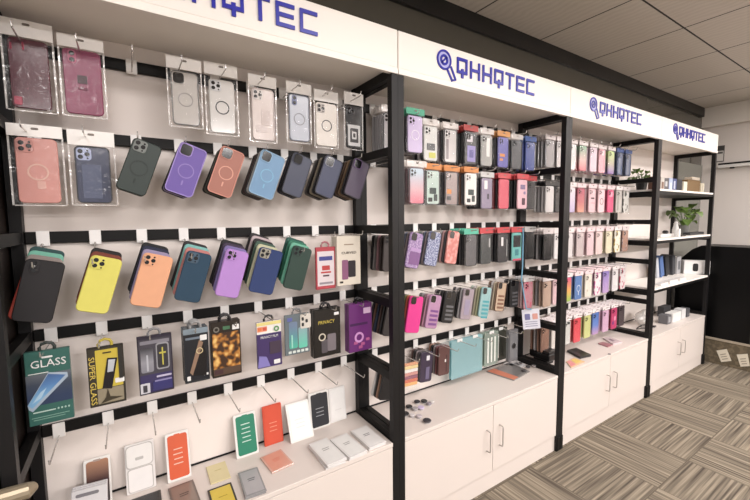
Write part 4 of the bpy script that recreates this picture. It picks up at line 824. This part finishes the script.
plant(683.5, 230, -.14*W, SH[1], .25, 'leafy green plant in a grey pot on the middle shelf of the far bay', (.045, .085), C(110, 110, 106, rough=.5), 3)
plant(641.5, 185, -.09*W, SH[0]+.0, .165, 'leafy green plant in a black pot at the left of the top far shelf', (.042, .075), C(26, 25, 25, rough=.4), 9)
def sbox(u0, u1, vt, y, zb, dep, mt, label, name='carton_box', group=None, art=None, lean_=0, cat='box'):
    a, b = on_y(u0, vt, y), on_y(u1, vt, y); w = b.x-a.x; h = a.z-zb
    t = thing(name, label, cat, ((a.x+b.x)/2, y, zb+.0008), (0, lean_, 0), group); t.location.z += w/2*abs(math.sin(lean_))
    obj('carton', MB().slab(0, h/2, w, h, 0, dep, .003, .0012, n=1), mt, t)
    for (p0, p1, p2, p3, mm) in (art or []): obj('print_patch', MB().slab((p0-.5)*w, p1*h, p2*w, p3*h, -.001, .0009, .002, .0002), mm, t)
    return t
G1 = 'boxes on the top shelf of the far bay'; ys = -.19*W
sbox(658.8, 661, 176, ys-.03, SH[0], .07, C(110, 78, 62), 'narrow brown box at the left end of the top far shelf', group=G1)
sbox(661.3, 664.8, 177, ys, SH[0], .07, C(214, 206, 198), 'white and brown box beside the narrow brown one', group=G1, art=[(.5, .4, .6, .5, C(130, 96, 76))])
sbox(665, 669, 178, ys, SH[0], .07, C(96, 92, 96), 'grey box with white swirl on the top far shelf', group=G1, art=[(.4, .55, .5, .4, C(206, 204, 204))])
sbox(669.5, 673, 178, ys, SH[0], .07, C(176, 190, 222), 'pale blue box on the top far shelf', group=G1, art=[(.5, .4, .5, .5, C(230, 234, 244))])
sbox(673.3, 677, 178.5, ys, SH[0], .07, C(70, 84, 140), 'blue box with white print on the top far shelf', group=G1, art=[(.4, .5, .4, .6, C(206, 212, 230))])
sbox(677.3, 682.5, 179, ys, SH[0], .07, C(30, 32, 44), 'black box right of the blue ones', group=G1)
sbox(684, 687.5, 181.5, ys, SH[0], .05, C(238, 232, 210), 'tall cream box left of the cardboard box', group=G1)
sbox(687.8, 700.5, 179.5, ys+.01, SH[0], .12, C(128, 100, 62, rough=.8), 'brown cardboard box on the top far shelf', group=G1)
z_ = on_y(694, 180, ys+.01).z
sbox(692.5, 700, 176.8, ys+.03, SH[0]+(on_y(694, 179.5, ys+.01).z-SH[0])+.001, .06, C(214, 200, 180), 'flat beige box lying on top of the cardboard box', group=G1)
sbox(701.5, 704.5, 183, ys, SH[0], .06, C(238, 230, 204), 'small cream box at the right end of the top far shelf', group=G1)
G2 = 'small things on the middle far shelf'
sbox(661, 674, 234.5, ys, SH[1], .05, C(236, 232, 228), 'low white box at the left of the middle far shelf', group=G2)
t = thing('glass_vase', 'small white glass vase left of the plant pot', 'vase', (on_y(675.5, 232, -.17*W).x, -.17*W, SH[1]+.0008)); obj('body', MB().lathe([(.018, 0), (.024, .01), (.026, .05), (.017, .085), (.015, .1), (.018, .108)], 18), C(216, 216, 214, rough=.15), t); obj('cap', MB().lathe([(.012, .1085), (.012, .12), (.004, .124)], 14), C(230, 228, 226), t)
t = thing('round_speaker', 'small black round speaker on the white box of the middle shelf', 'speaker', (on_y(666.3, 231, -.17*W).x, -.165*W, on_y(666, 234.5, ys).z+.002)); obj('body', MB().lathe([(.014, 0), (.021, .008), (.021, .022), (.012, .03)], 18), K, t); obj('base_ring', MB().lathe([(.0215, .009), (.0225, .011), (.0215, .013)], 18), DG, t)
sbox(679, 681, 229, ys-.05, SH[1], .01, C(236, 236, 232), 'small upright white card in front of the plant pot', group=G2)
sbox(682, 686, 235.0, ys-.06, SH[1], .012, C(60, 56, 52), 'small dark block in front of the plant pot', group=G2)
sbox(690, 704, 232.8, ys-.03, SH[1], .05, C(40, 40, 42), 'flat dark tray at the right of the middle far shelf', group=G2)
G3 = 'packs on the lower far shelf'
sbox(658.5, 660.5, 258, -.1*W, SH[2], .055, C(200, 204, 214), 'pale upright pack at the left of the lower far shelf', group=G3, lean_=-.25)
sbox(662.5, 665.5, 257, -.1*W, SH[2], .055, C(84, 116, 176), 'blue pack leaning on the lower far shelf', group=G3, lean_=-.3)
sbox(667.5, 671, 256, -.1*W, SH[2], .055, C(30, 32, 40), 'black pack leaning right of the blue one', group=G3, lean_=-.28)
sbox(673.5, 676, 256, -.1*W, SH[2], .055, C(54, 56, 62), 'dark grey pack leaning on the lower far shelf', group=G3, lean_=-.1)
sbox(677.5, 681.5, 257, -.1*W, SH[2], .055, C(176, 176, 178), 'silver pack standing left of the white device box', group=G3, art=[(.5, .5, .5, .5, C(110, 112, 116))])
c = on_y(697, 268, -.19*W)
t = thing('device_box', 'white box with black device picture at the end of the lower far shelf', 'box', (c.x, -.19*W, SH[2]+.0008), (0, 0, math.radians(-53)))
h = .128
obj('carton', MB().slab(0, h/2, .2, h, 0, .07, .003, .0015, n=2), C(240, 236, 234), t); obj('device_picture', MB().slab(-.012, h*.5, .042, .074, -.0012, .001, .014, .0003), K, t)
for j, (u0, u1, v) in enumerate(((661, 668, 284), (670, 678, 281), (680, 686, 278.5))):
    sbox(u0, u1, v, -.24*W, SH[2], .04, C(232, 228, 226), 'small white carton %s on the front edge of the lower far shelf' % ['at the left', 'in the middle', 'at the right'][j], group=G3)
sbox(655.5, 659, 268, -.06*W, SH[2], .045, C(220, 172, 70), 'yellow box at the left end of the lower far shelf', group=G3)
G5 = 'packs on the far cabinet'
sbox(668, 671.5, 316, -.2*W, CT+.0003, .07, C(110, 110, 114), 'grey pack standing at the left of the far cabinet', group=G5, art=[(.5, .5, .6, .6, C(170, 170, 172))])
sbox(673, 681, 314, -.2*W, CT+.0003, .06, C(238, 236, 234), 'white pack standing in the middle of the far cabinet', group=G5)
sbox(682, 686, 310, -.2*W, CT+.0003, .06, C(224, 222, 222), 'pale pack right of the white one on the far cabinet', group=G5)
sbox(687, 690, 309, -.2*W, CT+.0003, .06, C(84, 84, 88), 'dark grey pack standing at the right of the far cabinet', group=G5)
sbox(664, 671, 307.5, -.1*W, CT+.0003, .05, C(60, 60, 64), 'charcoal pack lying behind the white ones on the far cabinet', group=G5)
q = on_z(640, 336, CT)
t = thing('cable', 'loose black coiled cable on the left of the far cabinet', 'cable', (3.12*W, -.17*W, CT+.006))
pts = [(.07*math.cos(a*.7)+.05*math.sin(a*1.9)+.05, .05*math.sin(a*.9), .004+.012*abs(math.sin(a*1.3))) for a in [i*.35 for i in range(40)]]
obj('cord', MB().tube(pts, .0045, 6), K, t); obj('plug', MB().box(.17, .2, -.02, .0, .0, .014, .002), DG, t)
t = thing('clear_bag', 'crumpled clear plastic bag on the left of the far cabinet', 'bag', (3.31*W, -.1*W, CT+.001))
rn = random.Random(5); R = []
for j in range(7):
    f_ = j/6; R.append([((.12*math.sin(PI*(.15+.8*f_)))*math.cos(i*2*PI/12)*rn.uniform(.75, 1.1), .07*math.sin(PI*(.15+.8*f_))*math.sin(i*2*PI/12)*rn.uniform(.7, 1), .001+.13*f_*rn.uniform(.95, 1.05)) for i in range(12)])
obj('body', MB().rings(R), film((236, 234, 232), .2, .35), t)

# ------------------------------------------------------------------ light
wd = bpy.data.worlds.new('world'); sc.world = wd; wd.use_nodes = True
wd.node_tree.nodes['Background'].inputs[0].default_value = (1, .945, .92, 1); wd.node_tree.nodes['Background'].inputs[1].default_value = .62
def area(x, y, sx, sy, e):
    l = bpy.data.lights.new('ceiling_panel', 'AREA'); l.shape = 'RECTANGLE'; l.size = sx; l.size_y = sy; l.energy = e; l.color = (1, .945, .925)
    o = bpy.data.objects.new('ceiling_panel', l); col.objects.link(o); o.location = (x, y, HC-.03)
for x in (-.2, 1.6, 3.4, 5.0):
    for y, e_ in ((-1.75, 26), (-4.4, 100)): area(x, y, .9, .35, e_*(1.5 if x > 4 else (.8 if x < 0 else 1.08)))
sc.view_settings.view_transform = 'Standard'; sc.view_settings.look = 'None'; sc.view_settings.gamma = 1; sc.view_settings.use_curve_mapping = False
sc.view_settings.exposure = .07
sc.cycles.transparent_max_bounces = 24
